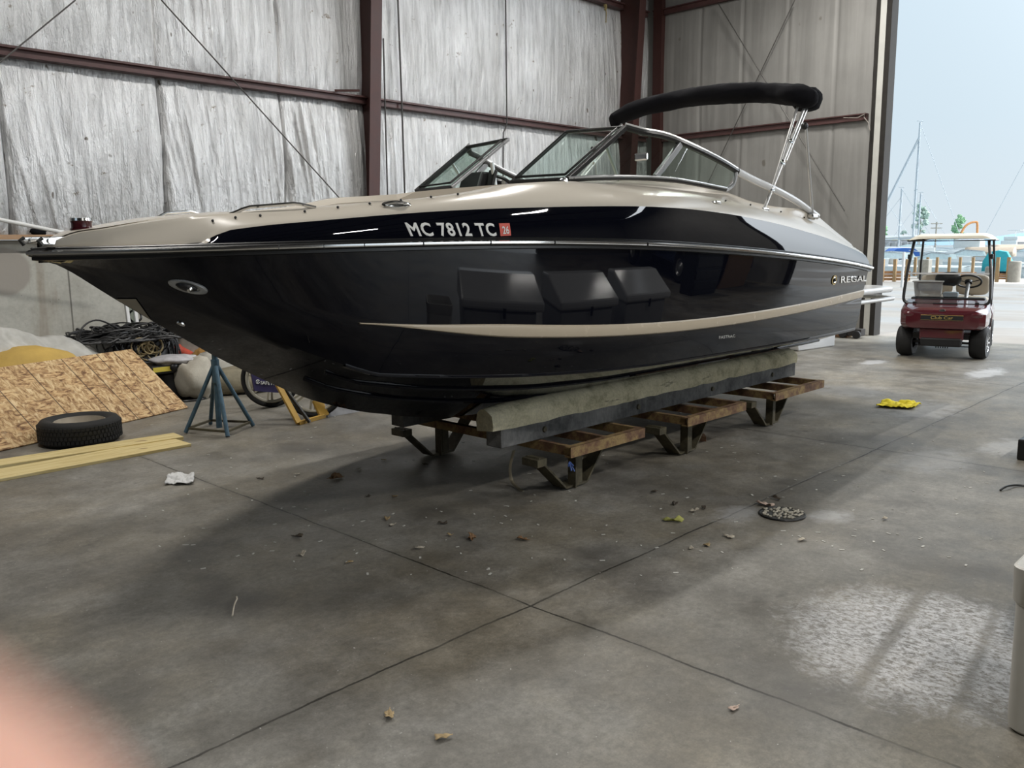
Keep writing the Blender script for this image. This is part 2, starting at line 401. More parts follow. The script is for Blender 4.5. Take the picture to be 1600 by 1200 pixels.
def tuck(z):                                   # 0 at a girt or the ledge, 1 between
    lv = [ZL]+girt_z+[ZC+.4]
    for a, b in zip(lv, lv[1:]):
        if a <= z <= b: t = (z-a)/(b-a); return (4*t*(1-t))**.5
    return 0

def wall_foil(name, x0, x1, dx, mat, seed=0.):
    nx = int((x1-x0)/dx); zs = np.linspace(ZL-.02, 6.6, 96); Pn = []
    for i in range(nx+1):
        x = x0+(x1-x0)*i/nx; row = []
        for z in zs:
            t = tuck(z); y = YW-.05-.07*t-fold(x, z, seed)*(.35+.65*t)
            for sx in seams:
                g = abs(x-sx-.02*noise.noise(Vector((z*1.5, sx, 0)))); gw = .011+(.035*ss_((2.7-z)/1.0) if sx == seams[1] else .004)
                if g < gw+.05: y += .03*(1-max(0, g-gw)/.05)
                if g < gw: y += .16*(z < girt_z[0]) + .03*(z >= girt_z[0])
            row.append((x, y, z))
        Pn.append(row)
    return struct(MB().grid(Pn).build(name, mat, smooth=True, angle=180))
wall_foil('wall_left', 1.6, XE, .0135, M['foil'])
struct(MB().box(((XN+1.6)/2, YW+.05, ZC/2), (1.6-XN, .3, ZC)).build('wall_left', M['foil']))
struct(MB().box(((1.6+XE)/2, YW+.06, (6.55+ZC)/2), (XE-1.6, .3, ZC-6.55)).build('wall_left', M['foil']))
struct(MB().box(((XN+XE)/2, YW+.16, ZL/2-.03), (XE-XN, .3, ZL-.06)).build('wall_left', M['cast_concrete']))
struct(MB().box(((XN+XE)/2, YW+.25, ZC/2+ZL/2), (XE-XN, .2, ZC-ZL)).build('wall_left', M['foil_dull']))
M['ledge_wood'] = plain('ledge_wood', (.38, .24, .14), .6, var=.15, scale=6)
zb = at_y(10, 374.5, YW-.1).z
struct(MB().box(((XN+XE)/2, YW-.01, (ZL+zb)/2), (XE-XN-.1, .24, ZL-zb)).build('trim_1', M['ledge_wood']))

# far wall beside the big door
Y0D = at_x(1366, 300, XE).y; Y1D = -.85; ZD = 6.35
Pn = []
ye = np.linspace(YW, Y0D+.1, 150)
for y in ye:
    row = []
    for z in np.linspace(.0, ZC, 70):
        fx = .012*noise.noise(Vector((y*5, z*.3, 3)))+.006*noise.noise(Vector((y*14, z*.8, 8)))
        sm_ = min(abs(((y-6.4) % .92)-.46), 1)
        row.append((XE-.06-.03*tuck(max(z, ZL))-fx+.03*max(0, (.04-sm_)/.04), y, z))
    Pn.append(row)
struct(MB().grid(Pn).build('wall_far', M['foil_dull'], smooth=True, angle=180))
struct(MB().box((XE+.12, (YW+Y0D)/2+.05, ZC/2), (.2, YW-Y0D-.1, ZC)).build('wall_far', M['foil_dull']))
struct(MB().box((XE+.1, (YR+Y1D)/2, ZC/2), (.3, Y1D-YR, ZC)).build('wall_far', M['foil_dull']))
struct(MB().box((XE+.1, (Y0D+Y1D)/2, (ZC+ZD)/2), (.3, Y0D-Y1D, ZC-ZD)).build('wall_far', M['foil_dull']))
# door jamb: dark angle, white post, dark steel edge
yj = lambda px: at_x(px, 300, XE).y
M['door_white'] = plain('door_white', (.62, .62, .58), .45, var=.14, scale=2.5)
M['dark_steel'] = plain('dark_steel', (.04, .037, .034), .8, var=.2, Specular_IOR_Level=.15)
struct(MB().box((XE-.02, (yj(1357)+yj(1364.5))/2, ZD/2), (.12, yj(1357)-yj(1364.5), ZD)).build('door_1', M['dark_steel']))
struct(MB().box((XE-.05, (yj(1364.5)+yj(1374))/2, ZD/2), (.14, yj(1364.5)-yj(1374), ZD)).build('door_1', M['door_white'], bevel=.006))
struct(MB().box((XE+.02, (yj(1374)+yj(1382))/2, ZD/2), (.28, yj(1374)-yj(1382), ZD)).build('door_1', M['dark_steel']))
struct(MB().box((XE+.03, Y1D+.05, ZD/2), (.2, .12, ZD)).build('door_1', M['dark_steel']))
# near and right walls, roof
M['tin'] = plain('tin', (.16, .155, .15), .6, var=.1)
struct(MB().box(((XN+-.8)/2, YR-.1, ZC/2), (-.8-XN, .2, ZC)).build('wall_right', M['tin']))
struct(MB().box(((8.8+XE)/2, YR-.1, ZC/2), (XE-8.8, .2, ZC)).build('wall_right', M['tin']))
struct(MB().box((4.0, YR-.1, (ZC+5.0)/2), (9.6, .2, ZC-5.0)).build('wall_right', M['tin']))
struct(MB().box((XN-.1, (YW+YR)/2, ZC/2), (.2, YW-YR, ZC)).build('wall_near', M['tin']))
Pn = []
m = Mat('roof_liner'); P = m.vec(space='World'); m.set(m.ramp(m.noise(1.5, 4, .6, P), [(.3, (.13, .13, .125)), (.7, (.20, .20, .19))]), .6); M['roof'] = m.m
ym = (YW+YR)/2
struct(MB().prism([(XN, YR-.2, ZC-.05), (XN, ym, ZC+1.6), (XN, YW+.3, ZC-.05), (XN, YW+.3, ZC+.1), (XN, ym, ZC+1.75), (XN, YR-.2, ZC+.1)], (XE+.2-XN, 0, 0)).build('ceiling', M['roof']))
for xx in np.arange(-8, 15, 1.5):
    for (ya, yb) in ((YR, ym), (YW, ym)):
        pass
for y in np.arange(YR+1.2, YW, 1.55):
    z = ZC-.12+1.65*(1-abs(y-ym)/(YW-ym))
    struct(MB().box(((XN+XE)/2, y, z), (XE-XN-.2, .06, .2)).build('ceiling_purlin', M['red_iron']))

# steel frames: tapered columns
def column(xw, dep0, dep1, y_off=0.0, fw=.2):
    """web facing the camera, inner flange leaning into the room as it rises"""
    mb = MB(); t = .014; z1 = ZC
    ya = YW-.02
    web = [(xw, ya, 0), (xw, ya-dep0, 0), (xw, ya-dep1, z1), (xw, ya, z1)]
    mb.prism(web, (t, 0, 0))
    mb.prism([(xw-fw/2, ya-dep0, 0), (xw+fw/2, ya-dep0, 0), (xw+fw/2, ya-dep1, z1), (xw-fw/2, ya-dep1, z1)], (0, -.018, 0))
    mb.box((xw, ya, z1/2), (fw, .018, z1))
    return struct(mb.build('steel_column', M['red_iron']))
def colfit(px_left, px_r0, y_r0, px_r1, y_r1, x_guess):
    xw = at_y(px_left[0], px_left[1], YW).x
    a = at_x(px_r0, y_r0, xw); b = at_x(px_r1, y_r1, xw)     # two points of the inner flange
    s = (a.y-b.y)/(a.z-b.z); y0 = a.y-s*a.z; y1 = y0+s*ZC
    return xw, YW-y0, YW-y1
cx1, d0, d1 = colfit((560, 150), 586, 10, 583, 300, 0); column(cx1, d0, d1)
cx2, e0, e1 = colfit((962, 100), 1002, 10, 992, 185, 0); column(cx2, e0, e1)
column(cx1-(cx2-cx1), d0, d1)
# end post in the corner
pa, pb = at_x(1022, 100, XE-.15).y, at_x(1035, 100, XE-.15).y
struct(MB().box((XE-.12, (pa+pb)/2, ZC/2), (.16, abs(pa-pb), ZC)).build('steel_column', M['red_iron']))
# girts
def girt_left(z, h, x0, x1):
    struct(MB().prism([(x0, YW-.03, z+h/2), (x0, YW-.24, z+h/2), (x0, YW-.24, z+h/2-.025), (x0, YW-.19, z+h/2-.03), (x0, YW-.19, z-h/2+.01), (x0, YW-.22, z-h/2), (x0, YW-.03, z-h/2)], (x1-x0, 0, 0)).build('steel_beam', M['red_iron_girt']))
def girt_far(z, h, y0, y1):
    struct(MB().prism([(XE-.04, y0, z+h/2), (XE-.2, y0, z+h/2), (XE-.2, y0, z+h/2-.02), (XE-.16, y0, z+h/2-.025), (XE-.16, y0, z-h/2), (XE-.04, y0, z-h/2)], (0, y1-y0, 0)).build('steel_beam', M['red_iron_girt']))
g0 = girt_z[0]
for z in (g0, girt_z[1]):
    girt_left(z, .11, XN+.3, cx1-.01); girt_left(z, .11, cx1+.03, cx2-.01); girt_left(z, .11, cx2+.03, XE-.2)
for z in (at_x(1180, 201, XE-.16).z, girt_z[1]):
    girt_far(z, .11, Y0D+.14, pb-.02); girt_far(z, .11, pa+.02, YW-.3)
# flange brace at the first column
struct(MB().bar(at_y(523, 141.5, YW-.25), at_y(562, 141.5, YW-.5), .03, .03).build('steel_beam', M['red_iron']))
# cross-bracing rods and conduits
M['rod'] = plain('rod', (.10, .095, .09), .5, .4)
M['conduit'] = plain('conduit', (.07, .068, .066), .45, .3)
def rod(name, p, q, r=.009, mat='rod'): return struct(MB().tube([p, q], r, 6).build(name, M[mat]))
def onwall(px, py, dy=.33): return at_y(px, py, YW-dy)
rod('brace_rod', onwall(118, 0), onwall(-40, 130)); rod('brace_rod', onwall(252, 0), onwall(540, 320))
def onend(px, py): return at_x(px, py, XE-.26)
rod('brace_rod', onend(1122, 5), onend(1320, 330)); rod('brace_rod', onend(1242, 0), onend(1085, 330))
def pipe(pts, r, off=.24): return struct(MB().tube([onwall(a, b, off) for a, b in pts], r, 8).build('conduit', M['conduit'], smooth=True))
pipe([(621.5, -5), (628, 165), (633, 320)], .014)
pipe([(599, 60), (601.5, 160), (606, 320)], .012)
pipe([(790, -5), (792, 190), (791.5, 197), (786.5, 207), (786, 300)], .012)
# straw-coloured rope tied off where the girt meets the corner column
M['rope'] = plain('rope', (.35, .28, .12), .8, scale=30)
q = onwall(946, 11, .255)
rp_ = MB().tube([q+Vector((.03*math.sin(i*1.3), .02*math.cos(i*2.1), .05*math.sin(i*.9))) for i in range(14)], .012, 6)
rp_.tube([q, q+Vector((.03, 0, -.1)), q+Vector((.02, 0, -.28))], .01, 6)
tag(rp_.build('rope', M['rope'], smooth=True), 'knotted yellow rope hanging from the upper beam beside the corner column', 'rope')
q = at_x(1351, 178, XE-.22)
rp_ = MB().tube([at_x(1318, 184, XE-.22), at_x(1340, 184, XE-.22), q, at_x(1350, 183, XE-.2), at_x(1357, 192, XE-.22), at_x(1359, 204, XE-.22)], .009, 6)
tag(rp_.build('rope', plain('grey_rope', (.32, .29, .26), .8), smooth=True), 'pale grey rope end looped on the far wall beam next to the door post', 'rope')

# ------------------------------------------------------------------ yard outside
m = Mat('yard'); P = m.vec(space='World')
c = m.ramp(m.noise(.35, 6, .65, P), [(.3, (.25, .22, .19)), (.7, (.36, .325, .285))])
wet = m.ramp(m.noise(.5, 3, .5, m.vec((1, .28, 1), 'World', (0, 0, .25), (0, 5, 0))), [(.5, 0.), (.6, 1.)])
c = m.mix(c, (.38, .37, .355), m.math('MULTIPLY', wet, .5)); m.set(c, m.mix(.8, .4, wet), 0); M['yard'] = m.m
struct(MB().box((26.45, 5, -.11), (21.9, 90, .2)).build('ground', M['yard']))
M['water'] = Mat('water').set((.22, .30, .34), .12, 0).m
struct(MB().box((240, 40, -1.3), (400, 600, .2)).build('water', M['water']), 'pale harbour water behind the dock', 'water')
# ------------------------------------------------------------------ the motorboat on its cradle
YC = 4.4; XB = at_y(57, 393, YC).x; HB = 1.3; TR = 8.13     # centre line, bow tip, half beam, transom
def hbr(x):
    s = (x-XB)/3.7
    if s <= 0: return 0.
    b = HB*(1-(1-min(s, 1))**2.3)**.8
    if x > 5.4: b -= .07*((x-5.4)/2.5)**2
    return b
def hit(px, py, hb):                            # first crossing of the sight line with the near side at half-breadth hb(x)
    d = ray(px, py); ts = np.linspace(.6, 14, 3000)
    for a, b in zip(ts, ts[1:]):
        if d.y*a-(YC-hb(d.x*a)) < 0 <= d.y*b-(YC-hb(d.x*b)):
            for _ in range(25):
                mid = (a+b)/2
                if d.y*mid-(YC-hb(d.x*mid)) < 0: a = mid
                else: b = mid
            return EYE+d*b
    return None
def curve_z(pts, hb, deg, wts=None):            # height of a hull line along the boat
    q = [hit(a, b, hb) for a, b in pts]; q = [v for v in q if v is not None]
    xs = np.array([v.x for v in q]); zs = np.array([v.z for v in q])
    P = np.polyfit(xs-4, zs, deg); lo, hi = xs.min(), xs.max()
    return lambda x: float(np.polyval(P, min(max(x, lo-.1), hi+.4)-4))
def lerp_z(pts, hb):
    q = [hit(a, b, hb) for a, b in pts]; q = sorted([(v.x, v.z) for v in q if v is not None]); xs = [a for a, _ in q]; zs = [b for _, b in q]
    return lambda x: float(np.interp(x, xs, zs))
def smooth_z(f, wdt):
    k = np.linspace(-1, 1, 9)
    return lambda x: sum(f(x+wdt*a) for a in k)/len(k)
z_rail = curve_z([(80,394),(120,395),(200,394.5),(300,391.5),(400,387),(500,383.5),(600,381),(700,379.5),(800,379),(900,379.5),(1000,381.5),(1100,386.5),(1200,394.5),(1300,407),(1345,415),(1364,420)], hbr, 5)
def bt_in(x): return min(.05, .25*hbr(x))
hb_bt = lambda x: hbr(x)-bt_in(x)
_bt = lerp_z([(300,386.5),(328,371),(355,360),(390,355),(430,350.5),(530,342),(640,332.5),(740,327),(800,325),(900,322.5),(1000,322),(1080,326.5),(1150,336),(1217,350),(1290,371),(1340,392),(1360,404)], hb_bt)
XBAND = hit(300, 386.5, hb_bt).x
_bts = smooth_z(_bt, .22)
z_bt = lambda x: (_bts(x) if x > XBAND+.45 else _bt(x)) if x > XBAND else z_rail(x)+.02
S_IN = .045
z_st = curve_z([(600,510),(700,517.5),(800,521),(900,520.5),(1000,517),(1100,509),(1200,494),(1300,473),(1352,460)], lambda x: hbr(x)-S_IN, 4)
hb_ch0 = lambda x: hbr(x)-.17
z_ch = curve_z([(600,586),(700,588),(785,588),(850,586),(1000,571),(1100,558),(1250,530),(1312,517)], hb_ch0, 4)
_st = [at_y(a, b, YC) for a, b in [(57,402),(88,410),(175,465),(235,500),(306,540),(332,555),(378,577.6),(413,594),(437,605),(469,619),(499,629),(560,643),(640,651),(700,653)]]
_sx = [v.x for v in _st]+[4.6, 5.5, 8.6]; _sz = [v.z for v in _st]+[.435, .43, .43]
z_keel = smooth_z(lambda x: float(np.interp(x, _sx, _sz)), .09)
XR = 2.75                                        # aft of this the hull lines follow the photo, ahead they run into the stem
def ss(t): t = min(max(t, 0), 1); return t*t*(3-2*t)
def section(x):                                  # (half-breadth, z): rail, flare, knuckle, low side, chine, bottom, keel
    hr, zr, zk = hbr(x), z_rail(x)-.035, z_keel(x)
    hr = max(hr-.012, 0); zk = min(zk, zr-.01)
    zs_, hs_ = z_st(x), hr-S_IN; zc_, hc_ = z_ch(x), hr-.17+.075*ss((x-5.2)/2.9)
    if x < XR:
        zr2, zk2 = z_rail(XR)-.035, z_keel(XR); h2 = hbr(XR)-.012
        fs, gs = (z_st(XR)-zk2)/(zr2-zk2), (h2-S_IN)/h2; fc, gc = (z_ch(XR)-zk2)/(zr2-zk2), (h2-.17)/h2
        u = ss((x-XB)/(XR-XB)); zs_ = zk+(zr-zk)*(fs+(.62-fs)*(1-u)); zc_ = zk+(zr-zk)*(fc+(.34-fc)*(1-u))
        hs_ = hr*(gs+(.50-gs)*(1-u)**1.3); hc_ = hr*(gc+(.22-gc)*(1-u)**1.1)
    return [(hr, zr), (hs_, zs_), (hc_, zc_), (0, zk)]
NSX = 110
xs_h = [XB+.004+(TR-XB-.004)*((i/NSX)**1.25) for i in range(NSX+1)]
KEYS = 14
def hull_rows(x):
    (hr, zr), (hs, zs), (hc, zc), (_, zk) = section(x); out = []
    for k in range(11): t = k/10; b = .003*math.sin(math.pi*t); out.append((hr+(hs-hr)*t+b*min(1, hr*2), zr+(zs-zr)*t))
    for k in range(1, 8): t = k/7; out.append((hs+(hc-hs)*t+.015*math.sin(math.pi*t)*min(1, hc*2), zs+(zc-zs)*t))
    for k in range(1, 9): t = k/8; out.append((hc*(1-t), zc+(zk-zc)*t))
    return out
def hull_hb(x, z):
    rws = hull_rows(x)
    for (h0, z0), (h1, z1) in zip(rws, rws[1:]):
        if z1 <= z <= z0: t = (z0-z)/(z0-z1+1e-9); return h0+(h1-h0)*t
    return rws[0][0] if z > rws[0][1] else 0.
boat = thing('motorboat', 'black and beige bowrider motorboat resting on the steel cradle with a folded black canopy', 'boat', (4.6, YC, 0))
Pn = []
for x in xs_h:
    rws = hull_rows(x)
    Pn.append([(x, YC-h, z) for h, z in rws] + [(x, YC+h, z) for h, z in reversed(rws[:-1])])
hull = MB().grid(Pn)
hull.f.append(tuple((len(xs_h)-1)*len(Pn[0])+i for i in range(len(Pn[0])))); hull.m.append(0)
hull.build('hull', M['gel_black'], boat, smooth=True, angle=24)
# under-bottom strakes
st = MB()
for side in (-1, 1):
    for fr in (.42, .72):
        st.tube([(x, YC+side*section(x)[2][0]*fr, section(x)[3][1]+(section(x)[2][1]-section(x)[3][1])*fr-.004) for x in np.linspace(2.6, TR-.1, 30)], .014, 6)
st.build('strake', M['gel_black'], boat, smooth=True)
# tan spray stripe on both sides
for side in (-1, 1):
    x0 = hit(562, 497, lambda x: hbr(x)-S_IN).x; rows_ = []
    for x in np.linspace(x0, TR-.005, 90):
        t = ss((x-x0)/.9); zc_ = z_st(x)+.012 if x > XR else z_st(XR)+.012+(XR-x)*.10; wd = .034*t+.004
        rows_.append([(x, YC+side*(hull_hb(x, zz)+off), zz) for zz, off in ((zc_+wd, .001), (zc_+wd*.8, .013), (zc_, .017), (zc_-wd*.8, .013), (zc_-wd, .001))])
    MB().grid(rows_).build('spray_stripe', M['stripe_tan'], boat, smooth=True)
# chine flat with a soft lip
for side in (-1, 1):
    rows_ = []
    for x in np.linspace(2.6, TR-.01, 70):
        h, z = section(x)[2]; rows_.append([(x, YC+side*(h+.003), z+.022), (x, YC+side*(h+.007), z+.004), (x, YC+side*(h+.004), z-.010), (x, YC+side*(h-.03), z-.014)])
    MB().grid(rows_).build('chine', M['gel_black'], boat, smooth=True)
# rub rail: black rubber body, chrome insert, lip below
def rail_path(off, dz, x0=None, x1=TR+.02, n=70):
    a = []
    for i in range(n+1):
        x = XB-.012+(x1-XB+.012)*(i/n)**1.4; h = hbr(x)
        a.append(Vector((x - off*(1 if h < .02 else 0), YC-(h+off*(1 if h > .02 else 0)), z_rail(x)+dz)))
    b = [Vector((p.x, 2*YC-p.y, p.z)) for p in reversed(a)]
    return a+b[1:] if a[-1].y != b[0].y else a+b
def rail_strip(name, prof, mat):
    a = rail_path(0, 0); n = len(a); half = n//2
    pts = rail_path(0, 0)
    Pn = []
    near = [Vector((XB-.012+(TR+.02-XB+.012)*(i/80)**1.4, 0, 0)) for i in range(81)]
    seq = [(p.x, -1) for p in reversed(near)] + [(p.x, 1) for p in near[1:]]
    for x, sd in seq:
        h = hbr(x); e = 1e-3; sl = (hbr(x+e)-hbr(x))/e if h > .001 else 50.
        nx, ny = -sl, 1.0; L = math.hypot(nx, ny); nx /= L; ny /= L
        if h <= .001: nx, ny = -1, 0
        Pn.append([(x+nx*o, YC+sd*(h+ny*o), z_rail(x)+dz) for o, dz in prof])
    MB().grid(Pn).build(name, mat, boat, smooth=True, angle=50)
rail_strip('rub_rail', [(-.02, .027), (.008, .028), (.014, .022), (.012, .018), (.024, .014), (.030, .0), (.024, -.014), (.012, -.018), (.012, -.032), (-.02, -.037)], M['rubber'])
rail_strip('rail_insert', [(.026, .011), (.033, .008), (.035, 0), (.033, -.008), (.026, -.011)], M['chrome'])
# joints of the chrome strip
for px in (176, 242, 345, 430, 500, 563, 655, 760, 860, 1005):
    v = hit(px, 392, hbr)
    if v is not None: MB().box((v.x, YC-hbr(v.x)-.035, z_rail(v.x)), (.006, .006, .02)).build('rail_screw', M['rubber'], boat)
# ---- topsides above the rail
def crest_in(x):
    a = min(.26, .30*hbr(x))
    if x > 3.7: a += (hbr(x)-.73-.26)*ss((x-3.7)/.9)*(1-ss((x-4.9)/1.3))
    if x > 6.2: a = .26-.08*ss((x-6.2)/.8)
    return a
hb_cr = lambda x: max(hbr(x)-crest_in(x), .0)
_cr = lerp_z([(86,380),(104,367),(130,362),(165,358.5),(200,352),(240,346),(290,339),(400,330),(500,322.5),(560,317),(620,314),(670,309),(740,299),(800,287),(890,283),(1000,281),(1090,289),(1137,301),(1167,313),(1211,323),(1262,328),(1277,337),(1305,361),(1330,381),(1352,402)], hb_cr)
z_cr = smooth_z(_cr, .05)
hb_sn = lambda x: hbr(x)-min(.16, .22*hbr(x))
_sn = lerp_z([(90,384.5),(120,382),(200,373),(280,358),(330,346.5),(366,341),(405,339),(475,332.5),(527,325.5),(577,319.5),(626,314.5),(673,309),(740,302.5),(800,299.5),(900,298.5),(990,300.5),(1050,302),(1100,307),(1133,315),(1172,321),(1220,332),(1257,341),(1290,356),(1330,385),(1355,405)], hb_sn)
z_sn = smooth_z(_sn, .08)
xs_d = [XB+.01+(TR+.0-XB-.01)*((i/120)**1.2) for i in range(121)]
def top_rows(x):
    zr = z_rail(x)+.027; zb = max(z_bt(x), zr+.003) if x > XBAND else zr+.003
    zs = max(z_sn(x), zb+.002) ; zc = max(z_cr(x), zs+.001)
    return (hbr(x)-.003, zr), (hb_bt(x), zb), (hb_sn(x), zs), (hb_cr(x), zc)
for side in (-1, 1):
    Pn = []
    for x in [XBAND-.02+(TR-XBAND+.02)*i/110 for i in range(111)]:
        (h0, z0), (h1, z1), _, _ = top_rows(x)
        Pn.append([(x, YC+side*(h0+(h1-h0)*t+.006*math.sin(math.pi*t)+.003), z0+(z1-z0)*t) for t in np.linspace(0, 1, 7)])
    MB().grid(Pn).build('side_band', M['gel_black'], boat, smooth=True, angle=60)
XW0, XW1, XA = 2.2, 4.45, 7.6                    # bow well from / to, end of the cockpit
ZW = 1.30
Pn = []
for x in xs_d:
    (h0, z0), (h1, z1), (h2, z2), (h3, z3) = top_rows(x)
    # lip along the crest, then down into the well or across the deck
    o = [(h0, z0), (h1, z1-.001), (h1+(h2-h1)*.25, z1+(z2-z1)*.42), (h2, z2), (h2+(h3-h2)*.5, z2+(z3-z2)*.62), (h3, z3)]
    inw = XW0 < x < XW1-.25 or 4.95 < x < XA
    k = h3
    if inw: o += [(max(k-.07, .02), z3), (max(k-.10, .015), z3-.04), (max(k-.12, .01), ZW), (.001, ZW)]
    else: o += [(max(k-.07, .006), z3+.004), (max(k*.75, .004), z3+.008), (max(k*.4, .002), z3+.012), (.001, z3+.012)]
    Pn.append([(x, YC-h, z) for h, z in o]+[(x, YC+h, z) for h, z in reversed(o)])
dk = MB().grid(Pn); n = len(Pn[0]); dk.f.append(tuple((len(Pn)-1)*n+i for i in range(n))); dk.m.append(0)
dk.build('deck', M['gel_beige'], boat, smooth=True, angle=30)
# seat cushions in the bow and seats aft
def cushion(c, d, mat='cushion'): return MB().blob(c, (d[0]/2, d[1]/2, d[2]/2), 20, 12, sq=.45).build('cushion', M[mat], boat, smooth=True, angle=180)
for sd in (-1, 1):
    cushion((3.1, YC+sd*.52, 1.5), (1.2, .42, .30)); cushion((3.15, YC+sd*.74, 1.70), (1.1, .14, .22)); cushion((5.4, YC+sd*.55, 1.55), (.55, .55, .45)); cushion((5.68, YC+sd*.55, 1.86), (.2, .52, .5))
cushion((2.33, YC, 1.66), (.34, .8, .2))
cushion((7.1, YC, 1.6), (.5, 1.9, .5))
# cover snaps along the coaming
for px in (330, 366, 405, 475, 527, 577, 626, 673, 715, 1133, 1172, 1220, 1257):
    v = hit(px, 320, hb_sn)
    if v is None: continue
    p = Vector((v.x, YC-hb_sn(v.x)-.004, z_sn(v.x)+.006))
    MB().blob(p, (.007, .007, .007), 8, 6).build('cover_snap', M['dash_black'], boat, smooth=True)
# bow: anchor roller plates, bow light, grab rail, cleats
for yy, pxs in ((YC-.07, [(66.5,371.5),(64,376),(68,382),(110,383),(128,377),(146,369.5),(141,367.5),(112,368)]), (YC+.07, [(38,370.5),(35.5,375),(40,381.5),(84,382),(108,377),(122,369),(112,368)])):
    poly = [at_y(a, b, yy) for a, b in pxs]
    pl = MB().prism(poly, (0, .012, 0)).build('anchor_roller', M['chrome'], boat, bevel=.003)
    cpt = sum((Vector(p) for p in poly[:3]), Vector())/3
    MB().lathe([(.0, -.012), (.014, -.012), (.014, .004), (0, .004)], cpt+Vector((.035, -.004, 0)), (0, 1, 0), 12).build('bolt', M['chrome'], pl, smooth=True)
    MB().tube([cpt+Vector((-.0, -.004, .012)), cpt+Vector((-.02, -.004, 0)), cpt+Vector((-.004, -.004, -.022))], .009, 8).build('end_cap', M['rubber'], pl, smooth=True)
v = at_y(128, 359, YC-.02)
nl = MB().lathe([(0, .0), (.052, 0), (.052, .012), (.046, .02), (.046, .038), (.05, .05), (.04, .06), (0, .06)], v+Vector((0, 0, -.008)), (0, 0, 1), 20).build('bow_light', plain('red_lens', (.05, .006, .01), .1), boat, smooth=True)
MB().lathe([(.047, .048), (.053, .05), (.05, .062), (0, .066)], v+Vector((0, 0, -.008)), (0, 0, 1), 20).build('light_cap', M['chrome'], nl, smooth=True)
pts = []
for i in range(13):
    t = i/12; px = 356+(493-356)*t; x = hit(px, 330, lambda q: hbr(q)-.22).x; h = hbr(x)-.215; lift = .035*min(1, 4*min(t, 1-t)+.1)
    pts.append((x, YC-h, z_sn(x)+(z_cr(x)-z_sn(x))*.55+lift))
MB().tube(pts, .009, 8).build('grab_rail', M['chrome'], boat, smooth=True)
MB().tube([(a, 2*YC-b, c) for a, b, c in pts], .009, 8).build('grab_rail', M['chrome'], boat, smooth=True)
def cleat(px, py, L, f=.5):
    hb = lambda q: hb_bt(q)+(hb_sn(q)-hb_bt(q))*f
    v = hit(px, py, hb); x0 = v.x
    n = Vector((0, -.85, .52)); t = Vector((hit(px+12, py, hb)-v)); t.z = 0; t.normalize(); n = (n-t*n.dot(t)).normalized(); b = t.cross(n)
    o = Vector((x0, YC-hb(x0), v.z))
    P = [[o+(t*math.cos(a)*L*r+b*math.sin(a)*L*.30*r)+n*hh for a in np.linspace(0, 2*math.pi, 25)[:-1]] for r, hh in ((.5, .0), (.5, .008), (.42, .014), (.36, .010), (0.01, .008))]
    c = MB().grid(P, closed_v=True).build('cleat', M['chrome'], boat, smooth=True)
    MB().tube([o+t*(L*.40)*s+n*(.012+.014*(1-s*s)) for s in np.linspace(-1, 1, 9)], [.004, .008, .009, .01, .01, .01, .009, .008, .004], 8).build('cleat_bar', M['chrome'], c, smooth=True)
cleat(619, 321, .16, .6); cleat(1117, 319, .15, .7)
# hull-side fittings
def on_hull(px, py):
    hb = lambda x: hull_hb(x, on_hull.z); on_hull.z = 1.3
    d = ray(px, py); prev = None
    for b in np.linspace(1.2, 9.5, 170):
        p = EYE+d*b
        if XB < p.x < TR+.3 and p.y >= YC-hull_hb(p.x, p.z):
            lo, hi = (prev or .6), b
            for _ in range(16):
                mid = (lo+hi)/2; q = EYE+d*mid
                if q.x > XB and q.y >= YC-hull_hb(q.x, q.z): hi = mid
                else: lo = mid
            return EYE+d*hi
        prev = b
    return None
def hull_n(p):
    e = .01
    gx = (hull_hb(p.x+e, p.z)-hull_hb(p.x-e, p.z))/(2*e); gz = (hull_hb(p.x, p.z+e)-hull_hb(p.x, p.z-e))/(2*e)
    return Vector((-gx, -1, -gz)).normalized()
def hull_oval(name, pa, pb, ratio, mat, rise=.008):
    a, b = on_hull(*pa), on_hull(*pb); c = on_hull((pa[0]+pb[0])/2, (pa[1]+pb[1])/2); n = hull_n(c)
    t = (b-a); L = t.length/2; t = (t-n*t.dot(n)).normalized(); s = t.cross(n)
    P = [[c+n*(h-.002)+(t*math.cos(k)*L*r+s*math.sin(k)*L*ratio*r) for k in np.linspace(0, 2*math.pi, 29)[:-1]] for r, h in ((1.02, -.004), (1.0, rise), (.9, rise+.004), (.62, rise+.002), (.58, rise-.003), (.01, rise-.004))]
    return MB().grid(P, closed_v=True).build(name, mat, boat, smooth=True), c, n, t, s, L
bl, c, n, t, s, L = hull_oval('docking_light', (263, 440), (325, 455), .40, M['alu_grey'])
MB().grid([[c+n*h+t*(math.cos(k)*L*.55*r-.06*L)+s*math.sin(k)*L*.22*r for k in np.linspace(0, 2*math.pi, 21)[:-1]] for r, h in ((1, .010), (.7, .02), (.01, .024))], closed_v=True).build('light_lens', M['dash_black'], bl, smooth=True)
MB().grid([[c+n*h+t*(math.cos(k)*L*.18*r+.12*L)+s*math.sin(k)*L*.18*r for k in np.linspace(0, 2*math.pi, 17)[:-1]] for r, h in ((1, .018), (.6, .030), (.01, .033))], closed_v=True).build('lamp', M['chrome'], bl, smooth=True)
hull_oval('drain_fitting', (276, 502), (290, 508), .6, M['chrome'], .006)
